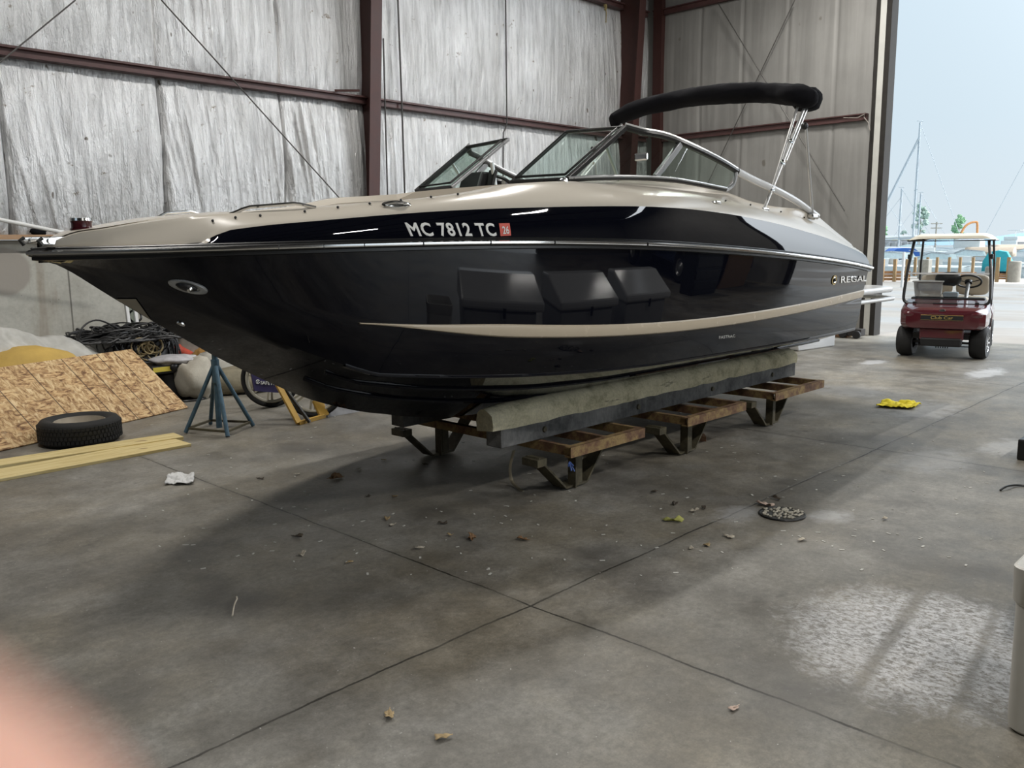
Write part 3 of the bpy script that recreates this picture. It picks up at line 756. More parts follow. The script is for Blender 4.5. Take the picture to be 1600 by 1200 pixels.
# keel guard patch on the stem
Pn = []
for v_ in np.linspace(0, 1, 9):
    py = 467+33*v_; row = []
    lx = float(np.interp(py, [465, 500], [176.5, 235.5])); rx = 212+23.5*v_
    for u in np.linspace(0, 1, 7):
        px = lx+(rx-lx)*u+.6; p = on_hull(px, py)
        if p is None or u == 0: p = at_y(px, py, YC); p = Vector((p.x, YC-hull_hb(p.x, p.z), p.z))
        row.append(p+Vector((-.003, -.005, -.001)))
    Pn.append(row)
MB().grid(Pn).build('keel_guard', plain('guard_tan', (.30, .27, .21), .4), boat, smooth=True)
# registration numbers, sticker, name and hull badge
def band_hb(x, z):
    (h0, z0), (h1, z1), _, _ = top_rows(x); t = min(max((z-z0)/(z1-z0+1e-6), 0), 1); return h0+(h1-h0)*t+.006*math.sin(math.pi*t)+.003
def band_pt(px, py):
    v = hit(px, py, lambda x: hbr(x)-.02)
    for _ in range(3): v = hit(px, py, (lambda zz: (lambda x: band_hb(x, zz)))(v.z))
    return v
def band_text(name, body, c00, c10, c01, c11, mat, bold, parent=None, spacing=1., ext=.0015, lift=.004):
    q = [band_pt(*p) for p in (c00, c10, c01, c11)]
    def fn(u, v, h):
        x = (q[0].x*(1-u)+q[1].x*u)*(1-v)+(q[2].x*(1-u)+q[3].x*u)*v; z = (q[0].z*(1-u)+q[1].z*u)*(1-v)+(q[2].z*(1-u)+q[3].z*u)*v
        return (x, YC-band_hb(x, z)-lift-h, z)
    return place_text(body, fn, bold, spacing, ext).build(name, mat, boat if parent is None else parent)
band_text('registration_number', 'MC 7812 TC', (641, 369.5), (776, 369.5), (631, 347.5), (770, 348.5), M['letter_white'], .028, spacing=1.1)
q = [band_pt(*p) for p in ((781.5, 369), (798, 368), (779, 349), (795.5, 348.5))]
Pn = [[(q[0]*(1-u)+q[1]*u)*(1-v)+(q[2]*(1-u)+q[3]*u)*v for u in np.linspace(0, 1, 4)] for v in np.linspace(0, 1, 4)]
stk = MB().grid([[(p.x, YC-band_hb(p.x, p.z)-.003, p.z) for p in r] for r in Pn]).build('year_sticker', M['sticker_red'], boat)
band_text('year_digits', '26', (785, 366), (795, 365.5), (783, 353.5), (793.5, 353), M['letter_white'], .02, stk, lift=.005)
def hull_text(name, body, c00, c10, c01, c11, mat, bold, ext=.003, lift=.003, spacing=1.):
    q = [on_hull(*p) for p in (c00, c10, c01, c11)]
    def fn(u, v, h):
        x = (q[0].x*(1-u)+q[1].x*u)*(1-v)+(q[2].x*(1-u)+q[3].x*u)*v; z = (q[0].z*(1-u)+q[1].z*u)*(1-v)+(q[2].z*(1-u)+q[3].z*u)*v
        return (x, YC-hull_hb(x, z)-lift-h, z)
    return place_text(body, fn, bold, spacing, ext).build(name, mat, boat)
hull_text('maker_name', 'REGAL', (1312.5, 442.5), (1353.5, 439.5), (1313, 431.5), (1354, 430.5), M['chrome'], .03, .004)
c = on_hull(1303, 437.5); n = hull_n(c); t = Vector((1, 0, 0)); t = (t-n*t.dot(n)).normalized(); s = n.cross(t)
rd = MB().grid([[c+n*h+t*math.cos(k)*r*1.25+s*math.sin(k)*r for k in np.linspace(0, 2*math.pi, 25)[:-1]] for r, h in ((.041, .002), (.041, .007), (.032, .007), (.032, .002))], closed_v=True).build('round_badge', M['gold'], boat)
MB().tube([c+n*.006+t*a+s*b for a, b in ((-.032, .014), (-.01, .024), (.014, .016), (.004, -.004), (-.02, -.02), (.006, -.02), (.034, -.012))], .006, 6).build('badge_swirl', M['chrome'], rd, smooth=True)
hull_text('hull_type_name', 'FASTRAC', (1123, 529.5), (1148, 527), (1123, 525), (1148, 522.5), M['letter_white'], .01, .001)
# stern: louvres, swim platform, trim
lv = MB()
for pxs in ([(1291,396),(1322,386.5),(1325,388),(1296,397.5)], [(1308,399.5),(1331,391.5),(1334,393),(1313,401)], [(1321,402),(1338,396),(1341,397.5),(1326,403.5)], [(1333,404.5),(1345,400.5),(1348,402),(1338,406)]):
    q = [hit(a, b, lambda x: hb_bt(x)+.012) for a, b in pxs]
    if all(v is not None for v in q): lv.prism(q, (0, .02, 0))
lv.build('vent_louver', M['white_gloss'], boat)
pa, pb = at_y(1357, 449, YC-.95), at_y(1392, 447, YC-1.05)
ztop = (pa.z+pb.z)/2
xa, xb2 = TR-.05, at_y(1394, 455, YC-1.0).x
poly = [(xa, YC-1.10, ztop), (xb2-.25, YC-1.10, ztop), (xb2, YC-.85, ztop), (xb2+.05, YC, ztop), (xb2, YC+.85, ztop), (xb2-.25, YC+1.10, ztop), (xa, YC+1.10, ztop)]
MB().prism(poly, (0, 0, -.055)).build('swim_platform', M['white_gloss'], boat, bevel=.02)
MB().tube([(p[0], p[1]-.0, ztop-.12) for p in poly], .022, 10).build('platform_bumper', M['white_gloss'], boat, smooth=True)

# ---- windshield
A = at_x(886, 280.5, 4.32); Bt = at_x(977, 199, 4.90); Ci = at_x(799, 285, 4.27); Di = at_x(886, 206, 4.86)   # port front pane corners: outer low, outer high, inner low, inner high
def mir(p): return Vector((p[0], 2*YC-p[1], p[2]))
wsh_bot = [A]+[at_y(px, py, YC-h) for px, py, h in ((945, 278, .86), (1000, 278.5, .95), (1050, 281.5, 1.01), (1090, 288, 1.04), (1120, 294, 1.05), (1133, 296.5, 1.05))]
wsh_top = [Bt]+[at_y(px, py, YC-h) for px, py, h in ((1005, 206.5, .86), (1035, 212, .92), (1063, 222, .97), (1100, 239, 1.01), (1130, 254.5, 1.03), (1152, 268, 1.04))]
wsh_bar = [wsh_top[-1]]+[at_y(px, py, YC-h) for px, py, h in ((1180, 282.5, 1.06), (1212, 297, 1.09), (1245, 315, 1.10), (1277, 338, 1.11))]
def spl(pts, n=30):
    pts = [Vector(p) for p in pts]; N = len(pts)-1; out = []
    for i in range(n+1):
        u = i/n*N; k = min(int(u), N-1); t = u-k
        p0, p1, p2, p3 = pts[max(k-1, 0)], pts[k], pts[k+1], pts[min(k+2, N)]
        out.append(.5*((2*p1)+(p2-p0)*t+(2*p0-5*p1+4*p2-p3)*t*t+(3*p1-p0-3*p2+p3)*t**3))
    return out
for fl in (False, True):
    g = mir if fl else Vector
    tp, bt_, br_ = [spl([g(p) for p in L_]) for L_ in (wsh_top, wsh_bot, wsh_bar)]
    fr = MB().tube(tp, .022, 8).tube(bt_, .016, 8)
    fr.build('windshield_frame', M['alu_black'], boat, smooth=True)
    MB().tube([p+Vector((0, 0, .020)) for p in tp], .012, 8).build('windshield_trim', M['steel_tube'], boat, smooth=True)
    MB().tube([p+Vector((0, (.012 if fl else -.012), .010)) for p in bt_], .010, 8).build('windshield_trim', M['alu_grey'], boat, smooth=True)
    MB().tube(br_, [.024]*31, 10, flat=1.15).build('windshield_bar', M['white_gloss'], boat, smooth=True)
    cl = g(at_y(1150, 268, YC-1.04)); c2 = g(at_y(1147, 285, YC-1.05)); c3 = g(at_y(1133, 297, YC-1.05))
    MB().tube(spl([cl, c2, g(at_y(1141, 292.5, YC-1.05)), c3], 12), .016, 8).build('windshield_frame', M['alu_grey'], boat, smooth=True)
    dv_t, dv_b = g(at_y(1063, 225, YC-.97)), g(at_y(1024, 277, YC-.97))
    MB().bar(dv_t, dv_b, .03, .045).build('windshield_mullion', M['alu_grey'], boat, bevel=.004)
    ib = min(range(31), key=lambda i: (bt_[i]-dv_b).length); it = min(range(31), key=lambda i: (tp[i]-dv_t).length)
    MB().grid([[a, b] for a, b in zip([tp[int(i*it/12)] for i in range(13)], [bt_[int(i*ib/12)] for i in range(13)])]).build('side_pane', M['glass_grey'], boat, smooth=True)
    MB().grid([[tp[it+int(i*(30-it)/12)], bt_[ib+int(i*(30-ib)/12)]] for i in range(13)]).build('side_pane', M['glass_green'], boat, smooth=True)
    # front pane
    a, b, c, d = g(A), g(Bt), g(Ci), g(Di)
    MB().add([a, b, d, c], [(0, 1, 2, 3)]).build('front_pane', M['glass_green'], boat)
    for p, q, r in ((a, b, .024), (c, d, .016), (b, d, .018), (a, c, .022)):
        MB().bar(p, q, r*1.7, r*1.3).build('pane_frame', M['alu_black'] if r > .017 or not fl else M['alu_grey'], boat, bevel=.004)
    ins = lambda p: p+((a+b+c+d)/4-p)*.12+Vector((-.02, 0, .012))
    MB().tube([ins(p) for p in (a, b, d, c)], .009, 6, closed=True).build('pane_seal', M['rubber'], boat)
    # brace from console to frame
    MB().tube([b*.62+a*.38+Vector((.03, 0, 0)), a+Vector((.55, 0, .02))], .011, 8).build('brace', M['steel_tube'], boat, smooth=True)
    # console under the pane
    y0, y1 = sorted((c.y, a.y)); zb0 = min(a.z, c.z)
    P = [(4.05, zb0-.26), (4.16, zb0-.10), (4.30, zb0-.02), (4.55, zb0+.0), (5.0, zb0-.04), (5.12, zb0-.16), (5.15, ZW), (4.05, ZW)]
    MB().prism([(x, y0-.0, z) for x, z in P], (0, y1-y0, 0)).build('console', M['gel_beige'], boat, smooth=True, angle=40, bevel=.02)
MB().tube([at_y(768.5, 254, YC+.30), at_y(775, 299, YC+.30)], .016, 8).build('brace', M['steel_tube'], boat, smooth=True)
# helm on the starboard side: instrument pod, screen, wheel, dark seat
zb0 = mir(A).z
pod = at_d(744, 284, 6.55)
MB().prism([pod+Vector(v) for v in ((-.10, -.10, -.10), (-.03, -.10, .07), (.10, -.10, .07), (.14, -.10, -.16))], (0, .22, 0)).build('instrument_pod', M['dash_black'], boat, bevel=.015)
MB().box(pod+Vector((.03, -.13, .0)), (.03, .07, .17), Matrix.Rotation(.35, 3, 'Y')).build('chart_screen', M['alu_black'], boat, bevel=.006)
wc = pod+Vector((.34, .05, -.10)); ax = Vector((.85, 0, .5)).normalized(); u = Vector((0, 1, 0)); v2 = ax.cross(u)
whl = MB().tube([wc+(u*math.cos(k)+v2*math.sin(k))*.18 for k in np.linspace(0, 2*math.pi, 29)[:-1]], .014, 8, closed=True).build('steering_wheel', M['dash_black'], boat, smooth=True)
sp_ = MB()
for k in (0, 2.1, 4.2): sp_.bar(wc, wc+(u*math.cos(k)+v2*math.sin(k))*.18, .03, .01)
sp_.build('wheel_spoke', M['alu_grey'], whl)
MB().blob(at_d(774, 292, 6.9), (.10, .14, .06), 18, 10, sq=.6).build('seat_back', M['dash_black'], boat, smooth=True)
MB().box(at_d(1002, 245, 5.5), (.02, .10, .05)).build('mirror_bracket', M['chrome'], boat, bevel=.01)
b0 = hit(1000, 284, lambda x: YC-(YC-.98)); b0 = at_y(957, 290, YC-.93)
MB().lathe([(0, .03), (.02, .028), (.02, 0), (.026, 0), (.026, -.02), (0, -.02)], at_y(879, 285, YC-.80)+Vector((-.01, -.01, 0)), (0, -1, .3), 12).build('latch', M['chrome'], boat, smooth=True)

# ---- folded bimini: canvas boot over the bows and its legs
XH = 7.15
bc = [(958, 190, 9), (968, 184, 11), (985, 175, 12.5), (1010, 166.5, 13), (1040, 159.5, 13.5), (1075, 153, 14), (1110, 148.5, 14.5), (1150, 145.5, 15), (1190, 145, 15.5), (1222, 147, 16), (1245, 149, 17), (1258, 152, 16.5), (1266, 154, 11), (1270, 155, 3)]
pts = [at_x(a, b, XH+.06*math.sin(i*1.7)) for i, (a, b, _) in enumerate(bc)]
sp1 = spl(pts, 90); rr = np.interp(np.linspace(0, len(bc)-1, 91), range(len(bc)), [r for _, _, r in bc])
rads = [float(r)*(p-EYE).dot(FW)/FPX for r, p in zip(rr, sp1)]
bt = MB(); P = []
for i, p in enumerate(sp1):
    a = sp1[max(i-1, 0)]; b = sp1[min(i+1, 90)]; t = (b-a).normalized(); x = Vector((1, 0, 0)); x = (x-t*x.dot(t)).normalized(); y = t.cross(x)
    row = []
    for k in range(26):
        th = 2*math.pi*k/26; d = x*math.cos(th)*1.35+y*math.sin(th)
        row.append(p+d*rads[i]*(1+.10*noise.noise(Vector((i*.16, math.cos(th)*1.5, math.sin(th)*1.5)))+.05*noise.noise(Vector((i*.6, 4*math.cos(th), 4*math.sin(th))))))
    P.append(row)
bt.grid(P, closed_v=True); bt.f += [tuple(range(26)), tuple(90*26+k for k in range(26))]; bt.m += [0, 0]
bt.build('bimini_boot', M['canvas_black'], boat, smooth=True, angle=180)
MB().blob(at_x(1261, 155.5, XH+.10), (.13, .11, .095), 20, 12, jit=.12, seed=4, sq=.7).build('boot_end', M['canvas_black'], boat, smooth=True, angle=180)
f1 = at_y(1193, 329, YC-1.12); f2 = at_y(1270, 338, YC-1.13)
t1 = at_x(1249, 158, XH); t2 = at_x(1259, 163, XH+.03)
for fl in (False, True):
    g = mir if fl else Vector
    mid = f1*.62+t2*.38
    MB().tube([g(f1), g(t2)], .0135, 8).build('canopy_leg', M['steel_tube'], boat, smooth=True)
    MB().tube([g(f1*.82+t2*.18), g(t1)], .012, 8).build('canopy_leg', M['steel_tube'], boat, smooth=True)
    MB().tube([g(f1*.55+t2*.45+Vector((.04, 0, 0))), g(t2+Vector((.05, 0, .0)))], .012, 8).build('canopy_leg', M['steel_tube'], boat, smooth=True)
    MB().tube([g(f2), g(at_y(1259, 195, YC-1.10))], .011, 8).build('canopy_leg', M['steel_tube'], boat, smooth=True)
    for f_ in (f1, f2): MB().box(g(f_+Vector((-.0, -.0, .004))), (.10, .05, .035)).build('canopy_mount', M['chrome'], boat, bevel=.01)
    for k in (.18, .42, .62): MB().blob(g(f1*(1-k)+t2*k), (.024, .024, .034), 10, 8).build('leg_clamp', M['chrome'], boat, smooth=True)
    MB().blob(g(at_y(1257, 197, YC-1.1)), (.03, .03, .03), 10, 8).build('leg_clamp', M['dash_black'], boat, smooth=True)

# ------------------------------------------------------------------ steel cradle with padded bunks
M['rusty'] = None
m = Mat('rusty_steel'); P = m.vec(space='World'); n1 = m.noise(7, 7, .75, P); n2 = m.noise(2.5, 4, .6, P)
c = m.ramp(n1, [(.3, (.07, .035, .022)), (.46, (.17, .092, .05)), (.58, (.30, .21, .085)), (.72, (.34, .21, .15))]); m.set(c, .75, .1); m.bump(n1, .3, .004); M['rusty'] = m.m
m = Mat('olive_steel'); P = m.vec(space='World'); n1 = m.noise(9, 7, .7, P)
c = m.ramp(n1, [(.3, (.04, .033, .022)), (.55, (.10, .088, .055)), (.75, (.15, .12, .07))]); m.set(c, .65, .2); M['olive'] = m.m
m = Mat('weathered_wood'); P = m.vec((1, 1, 1), 'World'); n1 = m.noise(3, 6, .7, P); n2 = m.noise(9, 5, .7, m.vec((6, 1, 1), 'World'))
c = m.ramp(n1, [(.32, (.035, .035, .036)), (.52, (.14, .14, .137)), (.75, (.26, .256, .247))]); c = m.mix(c, m.ramp(n2, [(.3, .65), (.65, 1.15)]), .8, 'MULTIPLY'); m.set(c, .8); m.bump(n2, .3, .006); M['bunk_wood'] = m.m
m = Mat('bunk_carpet'); P = m.vec(space='World'); n1 = m.noise(5, 6, .7, P); n2 = m.noise(60, 4, .7, P)
c = m.ramp(n1, [(.3, (.26, .235, .15)), (.5, (.60, .55, .38)), (.72, (.74, .68, .50))]); c = m.mix(c, m.ramp(n2, [(.3, .7), (.7, 1.15)]), .7, 'MULTIPLY')
dk_ = m.ramp(m.noise(3, 5, .7, m.vec((1, 1, 5), 'World')), [(.62, 0.), (.7, 1.)]); c = m.mix(c, (.05, .05, .045), m.math('MULTIPLY', dk_, .7))
m.set(c, .95, 0, Specular_IOR_Level=.1); m.bump(n2, .6, .01); M['bunk_carpet'] = m.m
cr_ = thing('boat_cradle', 'rusty steel boat cradle with two carpet padded wooden bunks under the black boat', 'boat stand', (5.8, YC, 0))
ZR0, ZR1 = .275, .345
def rail_pt(px, py, z=ZR0): return at_z(px, py, z)
secs = [((886, 715), (1012, 684)), ((1073, 667), (1166, 641)), ((1212, 627), (1286, 605))]
for k, (pa_, pb_) in enumerate(secs):
    a, b = rail_pt(*pa_), rail_pt(*pb_)
    a.y = b.y = (a.y+b.y)/2
    ya = a.y; yb = 2*YC-ya
    xs0, xs1 = a.x+.03, b.x-.03; zc_ = (ZR0+ZR1)/2; hh = ZR1-ZR0
    for yy, sd in ((ya, 1), (yb, -1)):
        mb = MB()
        for zz in (ZR1-.005, ZR0+.005): mb.box(((a.x+b.x)/2, yy+sd*.025, zz), (b.x-a.x, .05, .01))
        mb.box(((a.x+b.x)/2, yy+sd*.0, zc_), (b.x-a.x, .01, hh)); mb.build('side_rail', M['rusty'], cr_)
    for xx in (xs0, (xs0+xs1)/2, xs1):
        for i_ in ((0,) if xx != (xs0+xs1)/2 else (0, 1)):
            y0, y1 = (ya+.03, yb-.03) if xx != (xs0+xs1)/2 else ((ya+.03, ya+.55) if i_ == 0 else (yb-.55, yb-.03))
            mb = MB(); mb.box((xx, (y0+y1)/2, zc_), (.012, y1-y0, hh-.01)); mb.box((xx+.02, (y0+y1)/2, ZR1-.010), (.05, y1-y0, .01)); mb.box((xx+.02, (y0+y1)/2, ZR0+.010), (.05, y1-y0, .01))
            mb.build('cross_beam', M['rusty'], cr_)
    for sd in (-1, 1):       # bent-plate feet
        yf = (ya+.20) if sd == -1 else (yb-.20); xf = xs0+.12; wdt = .12
        pr = [(-.30, ZR0), (-.02, .02), (.20, .02), (.42, ZR0)]
        mb = MB()
        for (p0, z0), (p1, z1) in zip(pr, pr[1:]): mb.bar((xf+p0, yf, z0), (xf+p1, yf, z1), wdt, .014, (0, 0, 1))
        mb.build('foot', M['olive'], cr_)
        mb = MB(); mb.box((xf+.05, yf-.05, ZR0/2), (.012, .07, ZR0-.02)); mb.box((xf+.12, yf-.05, ZR0/2), (.06, .012, ZR0-.02)); mb.build('foot_post', M['olive'], cr_)
        MB().box((xf-.28, yf, ZR0-.03), (.09, .14, .05)).build('foot_gusset', M['olive'], cr_)
# bunks
b0, b1 = at_z(766, 700, ZR1), at_z(1251, 588, ZR1)
ybk = (b0.y+b1.y)/2; xk0, xk1 = b0.x, b1.x; bh = .15
def bunk(yn, sd):
    # board: hull side is a little higher
    mb = MB(); n_ = 40
    mb.box(((xk0+xk1)/2+.03, yn+sd*.07, ZR1+bh/2), (xk1-xk0, .14, bh)); o = mb.build('bunk_board', M['bunk_wood'], cr_, bevel=.006)
    for i in range(4):
        xx = xk0+.45+(xk1-xk0-.9)*i/3
        MB().lathe([(0, .012), (.018, .01), (.022, 0), (.022, -.004)], (xx, yn-sd*.002, ZR1+bh*.42), (0, -sd, 0), 10).build('bolt', M['olive'], o, smooth=True)
    P = []; L = xk1-xk0+.10
    for i in range(120):
        x = xk0-.05+L*i/119; e = min(i, 119-i)/5; e = min(1, .86+.14*e)
        row = []
        prof = [(-.012, ZR1+bh*.82), (-.016, ZR1+bh+.0), (-.018, ZR1+bh+.045), (-.006, ZR1+bh+.085), (.03, ZR1+bh+.115), (.075, ZR1+bh+.13), (.12, ZR1+bh+.125), (.15, ZR1+bh+.095), (.16, ZR1+bh+.03), (.155, ZR1+bh*.75)]
        for j, (dy, z) in enumerate(prof):
            q = noise.noise(Vector((x*3.2, j*.7, yn)))*.010+noise.noise(Vector((x*9, j*1.1, yn+3)))*.006
            zz = z+q*(1.2 if j in (0, 9) else .6)
            row.append((x, yn+sd*(.07+(dy-.07)*e)-sd*q*.7, ZR1+bh+(zz-ZR1-bh)*(e if j not in (0, 9) else 1)))
        P.append(row)
    cp = MB().grid(P); nn = len(P[0]); cp.f += [tuple(range(nn)), tuple(119*nn+k for k in range(nn))]; cp.m += [0, 0]
    cp.build('bunk_carpet', M['bunk_carpet'], cr_, smooth=True, angle=60)
bunk(ybk, 1); bunk(2*YC-ybk, -1)
q = at_z(800, 757, .012)
stp = MB().tube(spl([at_z(803, 704, .27), at_z(797, 730, .14), at_z(800, 752, .03), at_z(812, 765, .006), at_z(818, 767, .006)], 24), .012, 6, flat=.3)
stp.build('webbing_strap', plain('strap_tan', (.22, .19, .13), .8), cr_, smooth=True)
st2 = MB()
for i in range(5): c0 = at_z(890, 722, .24); st2.tube([c0, c0+Vector((random.uniform(-.05, .05), -.03, random.uniform(-.07, .06)))], .006, 5)
st2.build('tie_strip', plain('tie_blue', (.05, .10, .30), .6), cr_)
# ------------------------------------------------------------------ things along the left wall
m = Mat('osb'); P = m.vec((1, 1, 1), 'Object')
a1 = m.noise(11, 3, .75, m.vec((.8, 2.6, 2.6), 'Object', (0, 0, .3)), .8); a2 = m.noise(11, 3, .75, m.vec((2.4, .9, .9), 'Object', (0, 0, -.4), (5, 2, 0)), .9); a3 = m.noise(45, 3, .7, P)
c = m.ramp(a1, [(.36, (.12, .055, .022)), (.45, (.30, .17, .075)), (.52, (.50, .32, .15)), (.62, (.62, .45, .24))], 'LINEAR')
c2 = m.ramp(a2, [(.38, (.20, .10, .04)), (.5, (.46, .30, .14)), (.62, (.66, .50, .29))])
c = m.mix(c, c2, m.ramp(m.noise(6, 2, .5, P), [(.45, 0.), (.55, 1.)])); c = m.mix(c, m.ramp(a3, [(.3, .85), (.7, 1.1)]), .6, 'MULTIPLY')
sx_ = m.n('ShaderNodeSeparateXYZ'); m.l(P, sx_.inputs[0])
dl = None
for k in (-.86, -.45, -.05, .36, .57, .77, .98): 
    t_ = m.math('ABSOLUTE', m.math('SUBTRACT', sx_.outputs[0], k)); dl = t_ if dl is None else m.math('MINIMUM', dl, t_)
c = m.mix(c, (.03, .016, .01), m.ramp(dl, [(.003, 1.), (.006, 0.)]))
m.set(c, .7); m.bump(a1, .15, .004); M['osb'] = m.m
p0 = at_z(293, 638, .0); pl_ = at_z(0, 706, .0); u = (pl_-p0); u.z = 0; u.normalize()
d_ = ray(205, 547); t_ = ((p0-EYE).dot(u))/d_.dot(u); top = EYE+d_*t_; vv = (top-p0); Wd = vv.length; vv.normalize()
nn_ = u.cross(vv).normalized()
if nn_.y > 0: nn_ = -nn_
ln = 2.44
ctr = p0+u*ln/2+vv*Wd/2
me = MB().box((0, 0, 0), (ln, Wd, .014)).build('osb_sheet', M['osb'], local=True)
me.matrix_world = Matrix.Translation(ctr-nn_*-.008) @ Matrix((-u, vv, nn_)).transposed().to_4x4()
tag(me, 'flaky oriented strand board sheet leaning low behind the loose car tyre', 'board')
print('osb', Wd, math.degrees(math.asin(vv.z)))
# tyre lying flat
M['tyre'] = plain('tyre', (.012, .012, .012), .75, var=.25, scale=14, bump=.15)
M['dusty_rim'] = plain('dusty_rim', (.33, .29, .23), .7, var=.2)
cT = at_z(128, 700); dr_ = Vector((cT.x, cT.y, 0)).normalized(); cT = cT+dr_*.30
ty = thing('car_tyre', 'worn black tyre lying flat on the floor with a dusty pale rim', 'tyre', cT)
prof = [(.215, .035), (.23, .02), (.28, .004), (.325, .008), (.345, .03), (.350, .06), (.352, .11), (.350, .155), (.345, .185), (.325, .208), (.28, .214), (.235, .195), (.215, .18)]
MB().lathe([(r*.935, z) for r, z in prof], (0, 0, 0), n=64).build('casing', M['tyre'], ty, smooth=True, local=True, angle=60)
for rows, z0 in ((None, .05), (None, .085), (None, .125), (None, .16)):
    mb = MB()
    for k in range(60):
        a = 2*math.pi*(k+.5*(z0 in (.085, .16)))/60; mb.box((.329*math.cos(a), .329*math.sin(a), z0), (.012, .026, .026), Matrix.Rotation(a, 3, 'Z'))
    mb.build('tread', M['tyre'], ty, local=True)
MB().lathe([(.207, .185), (.20, .19), (.195, .165), (.18, .13), (.10, .115), (.055, .12), (.05, .135), (.0, .137)], (0, 0, 0), n=40).build('rim', M['dusty_rim'], ty, smooth=True, local=True)
# two pine planks
m = Mat('pine'); P = m.vec((1, 1, 1), 'Object'); g = m.noise(5, 5, .6, m.vec((.6, 9, 9), 'Object'), .6); g2 = m.noise(2.2, 3, .6, m.vec((.5, 4, 4), 'Object'))
c = m.ramp(g, [(.3, (.50, .37, .14)), (.5, (.66, .53, .25)), (.7, (.74, .62, .33))]); kn = m.ramp(m.noise(4.5, 1, .5, m.vec((1, 2.0, 2.0), 'Object', loc=(1, 0, 0))), [(.74, 0.), (.78, 1.)])
c = m.mix(c, (.22, .12, .05), m.math('MULTIPLY', kn, .8)); m.set(c, .6); M['pine'] = m.m
M['pine_end'] = plain('pine_end', (.62, .50, .28), .7, var=.1, scale=20)
def plank(name, near_r, far_r, near_l, far_l, z, th, ext, label):
    q = [at_z(*p, z+th) for p in (near_r, far_r, near_l, far_l)]
    xd = (q[2]-q[0]); xd.z = 0; xd.normalize()
    yd = Vector((-xd.y, xd.x, 0)); yd = yd if yd.dot(q[1]-q[0]) > 0 else -yd
    wdt = (yd.dot(q[1]-q[0])+yd.dot(q[3]-q[2]))/2; L = (q[2]-q[0]).dot(xd)+ext
    o = MB().box((0, 0, 0), (L, wdt, th)).build(name, M['pine'], local=True, bevel=.003)
    c_ = q[0]+xd*L/2+yd*wdt/2
    o.matrix_world = Matrix.Translation((c_.x, c_.y, z+th/2)) @ Matrix((xd, yd, Vector((0, 0, 1)))).transposed().to_4x4()
    return tag(o, label, 'plank', 'pine planks on the floor')
plank('pine_plank', (299, 693), (287, 683), (0, 748), (0, 730), 0, .024, .6, 'wide yellow pine plank lying in front, nearest the camera, with a knot')
plank('pine_plank', (287, 682), (278, 677), (0, 727), (0, 715), 0.0, .034, .6, 'paler narrow pine plank lying just behind the wide yellow plank')
# jack stand
M['jack_blue'] = plain('jack_blue', (.065, .125, .175), .55, .2, var=.35, scale=12)
fL, fF, fR, fB = [at_z(*q) for q in ((290, 678), (356, 684), (396, 667), (329, 664))]
ap = (fL+fF+fR+fB)/4
js = thing('jack_stand', 'blue steel boat jack stand with splayed tube legs under the bow', 'jack stand', (ap.x, ap.y, 0))
MB().tube([(ap.x, ap.y, .03), (ap.x, ap.y, .80)], .026, 12).build('centre_tube', M['jack_blue'], js, smooth=True)
MB().tube([(ap.x, ap.y, .45), (ap.x, ap.y, .66)], .036, 12).build('sleeve', M['jack_blue'], js, smooth=True)
MB().lathe([(0, .0), (.03, 0), (.07, .03), (.09, .04), (.09, .055), (0, .055)], (ap.x, ap.y, .80)).build('pad', M['rusty'], js, smooth=True)
for f in (fL, fF, fR, fB):
    d_ = (f-ap); MB().tube([f+Vector((0, 0, .012)), f*.06+ap*.94+Vector((0, 0, .60))], .019, 10).build('leg', M['jack_blue'], js, smooth=True)
for f, g in ((fL, fF), (fF, fR), (fR, fB), (fB, fL)):
    MB().bar(f*.92+ap*.08+Vector((0, 0, .05)), g*.92+ap*.08+Vector((0, 0, .05)), .02, .02).build('brace', M['olive'], js)
# yellow foam float and clear sheeting behind the board
fb = at_y(42, 575, 9.05)
tag(MB().blob((at_y(40, 560, 9.5).x, 9.5, .36), (.50, .34, .34), 32, 20, jit=.06, seed=3, sq=.85).build('foam_float', plain('foam_yellow', (.50, .33, .085), .85, var=.15, scale=5, bump=.2), smooth=True, angle=180), 'big rounded yellow foam block behind the strand board', 'foam block')
m = Mat('poly_sheet'); t = m.t; out = t.nodes['Material Output']; n1 = m.noise(4, 4, .6)
m.set((.62, .61, .57), .28, 0); tr = m.n('ShaderNodeBsdfTransparent'); ms = m.n('ShaderNodeMixShader'); m.l(m.ramp(n1, [(.3, .55), (.7, .85)]), ms.inputs[0]); m.l(tr.outputs[0], ms.inputs[1]); m.l(m.b.outputs[0], ms.inputs[2]); m.l(ms.outputs[0], out.inputs[0]); M['poly'] = m.m
prof_ = [(-60, 505), (-20, 510), (0, 513), (30, 517), (60, 523), (95, 527), (120, 533), (148, 545), (165, 560), (178, 580)]
P_ = []
for i in range(90):
    px = -60+(240)*i/89; py = float(np.interp(px, [a for a, _ in prof_], [b for _, b in prof_])); crest = at_y(px, py, 9.75); row = []
    for j in range(40):
        t = j/39; s = (t-.42)/.58 if t > .42 else (t-.42)/.42
        zz = max(crest.z*(1-abs(s)**1.8*.96), .012); yy = 9.75+(-.62*s if s > 0 else -.9*s)
        f = noise.noise(Vector((crest.x*4-zz*3, t*3.0, 1)))*.05+abs(noise.noise(Vector((crest.x*9+zz*5, t*5, 4))))*.05
        row.append((crest.x+.05*noise.noise(Vector((t*6, crest.x*3, 0))), yy, max(zz+f*(.3+.7*min(1, zz*3)), .008)))
    P_.append(row)
tag(MB().grid(P_).build('plastic_sheet', M['poly'], smooth=True, angle=180), 'crumpled clear plastic sheeting heaped against the concrete wall', 'sheeting')
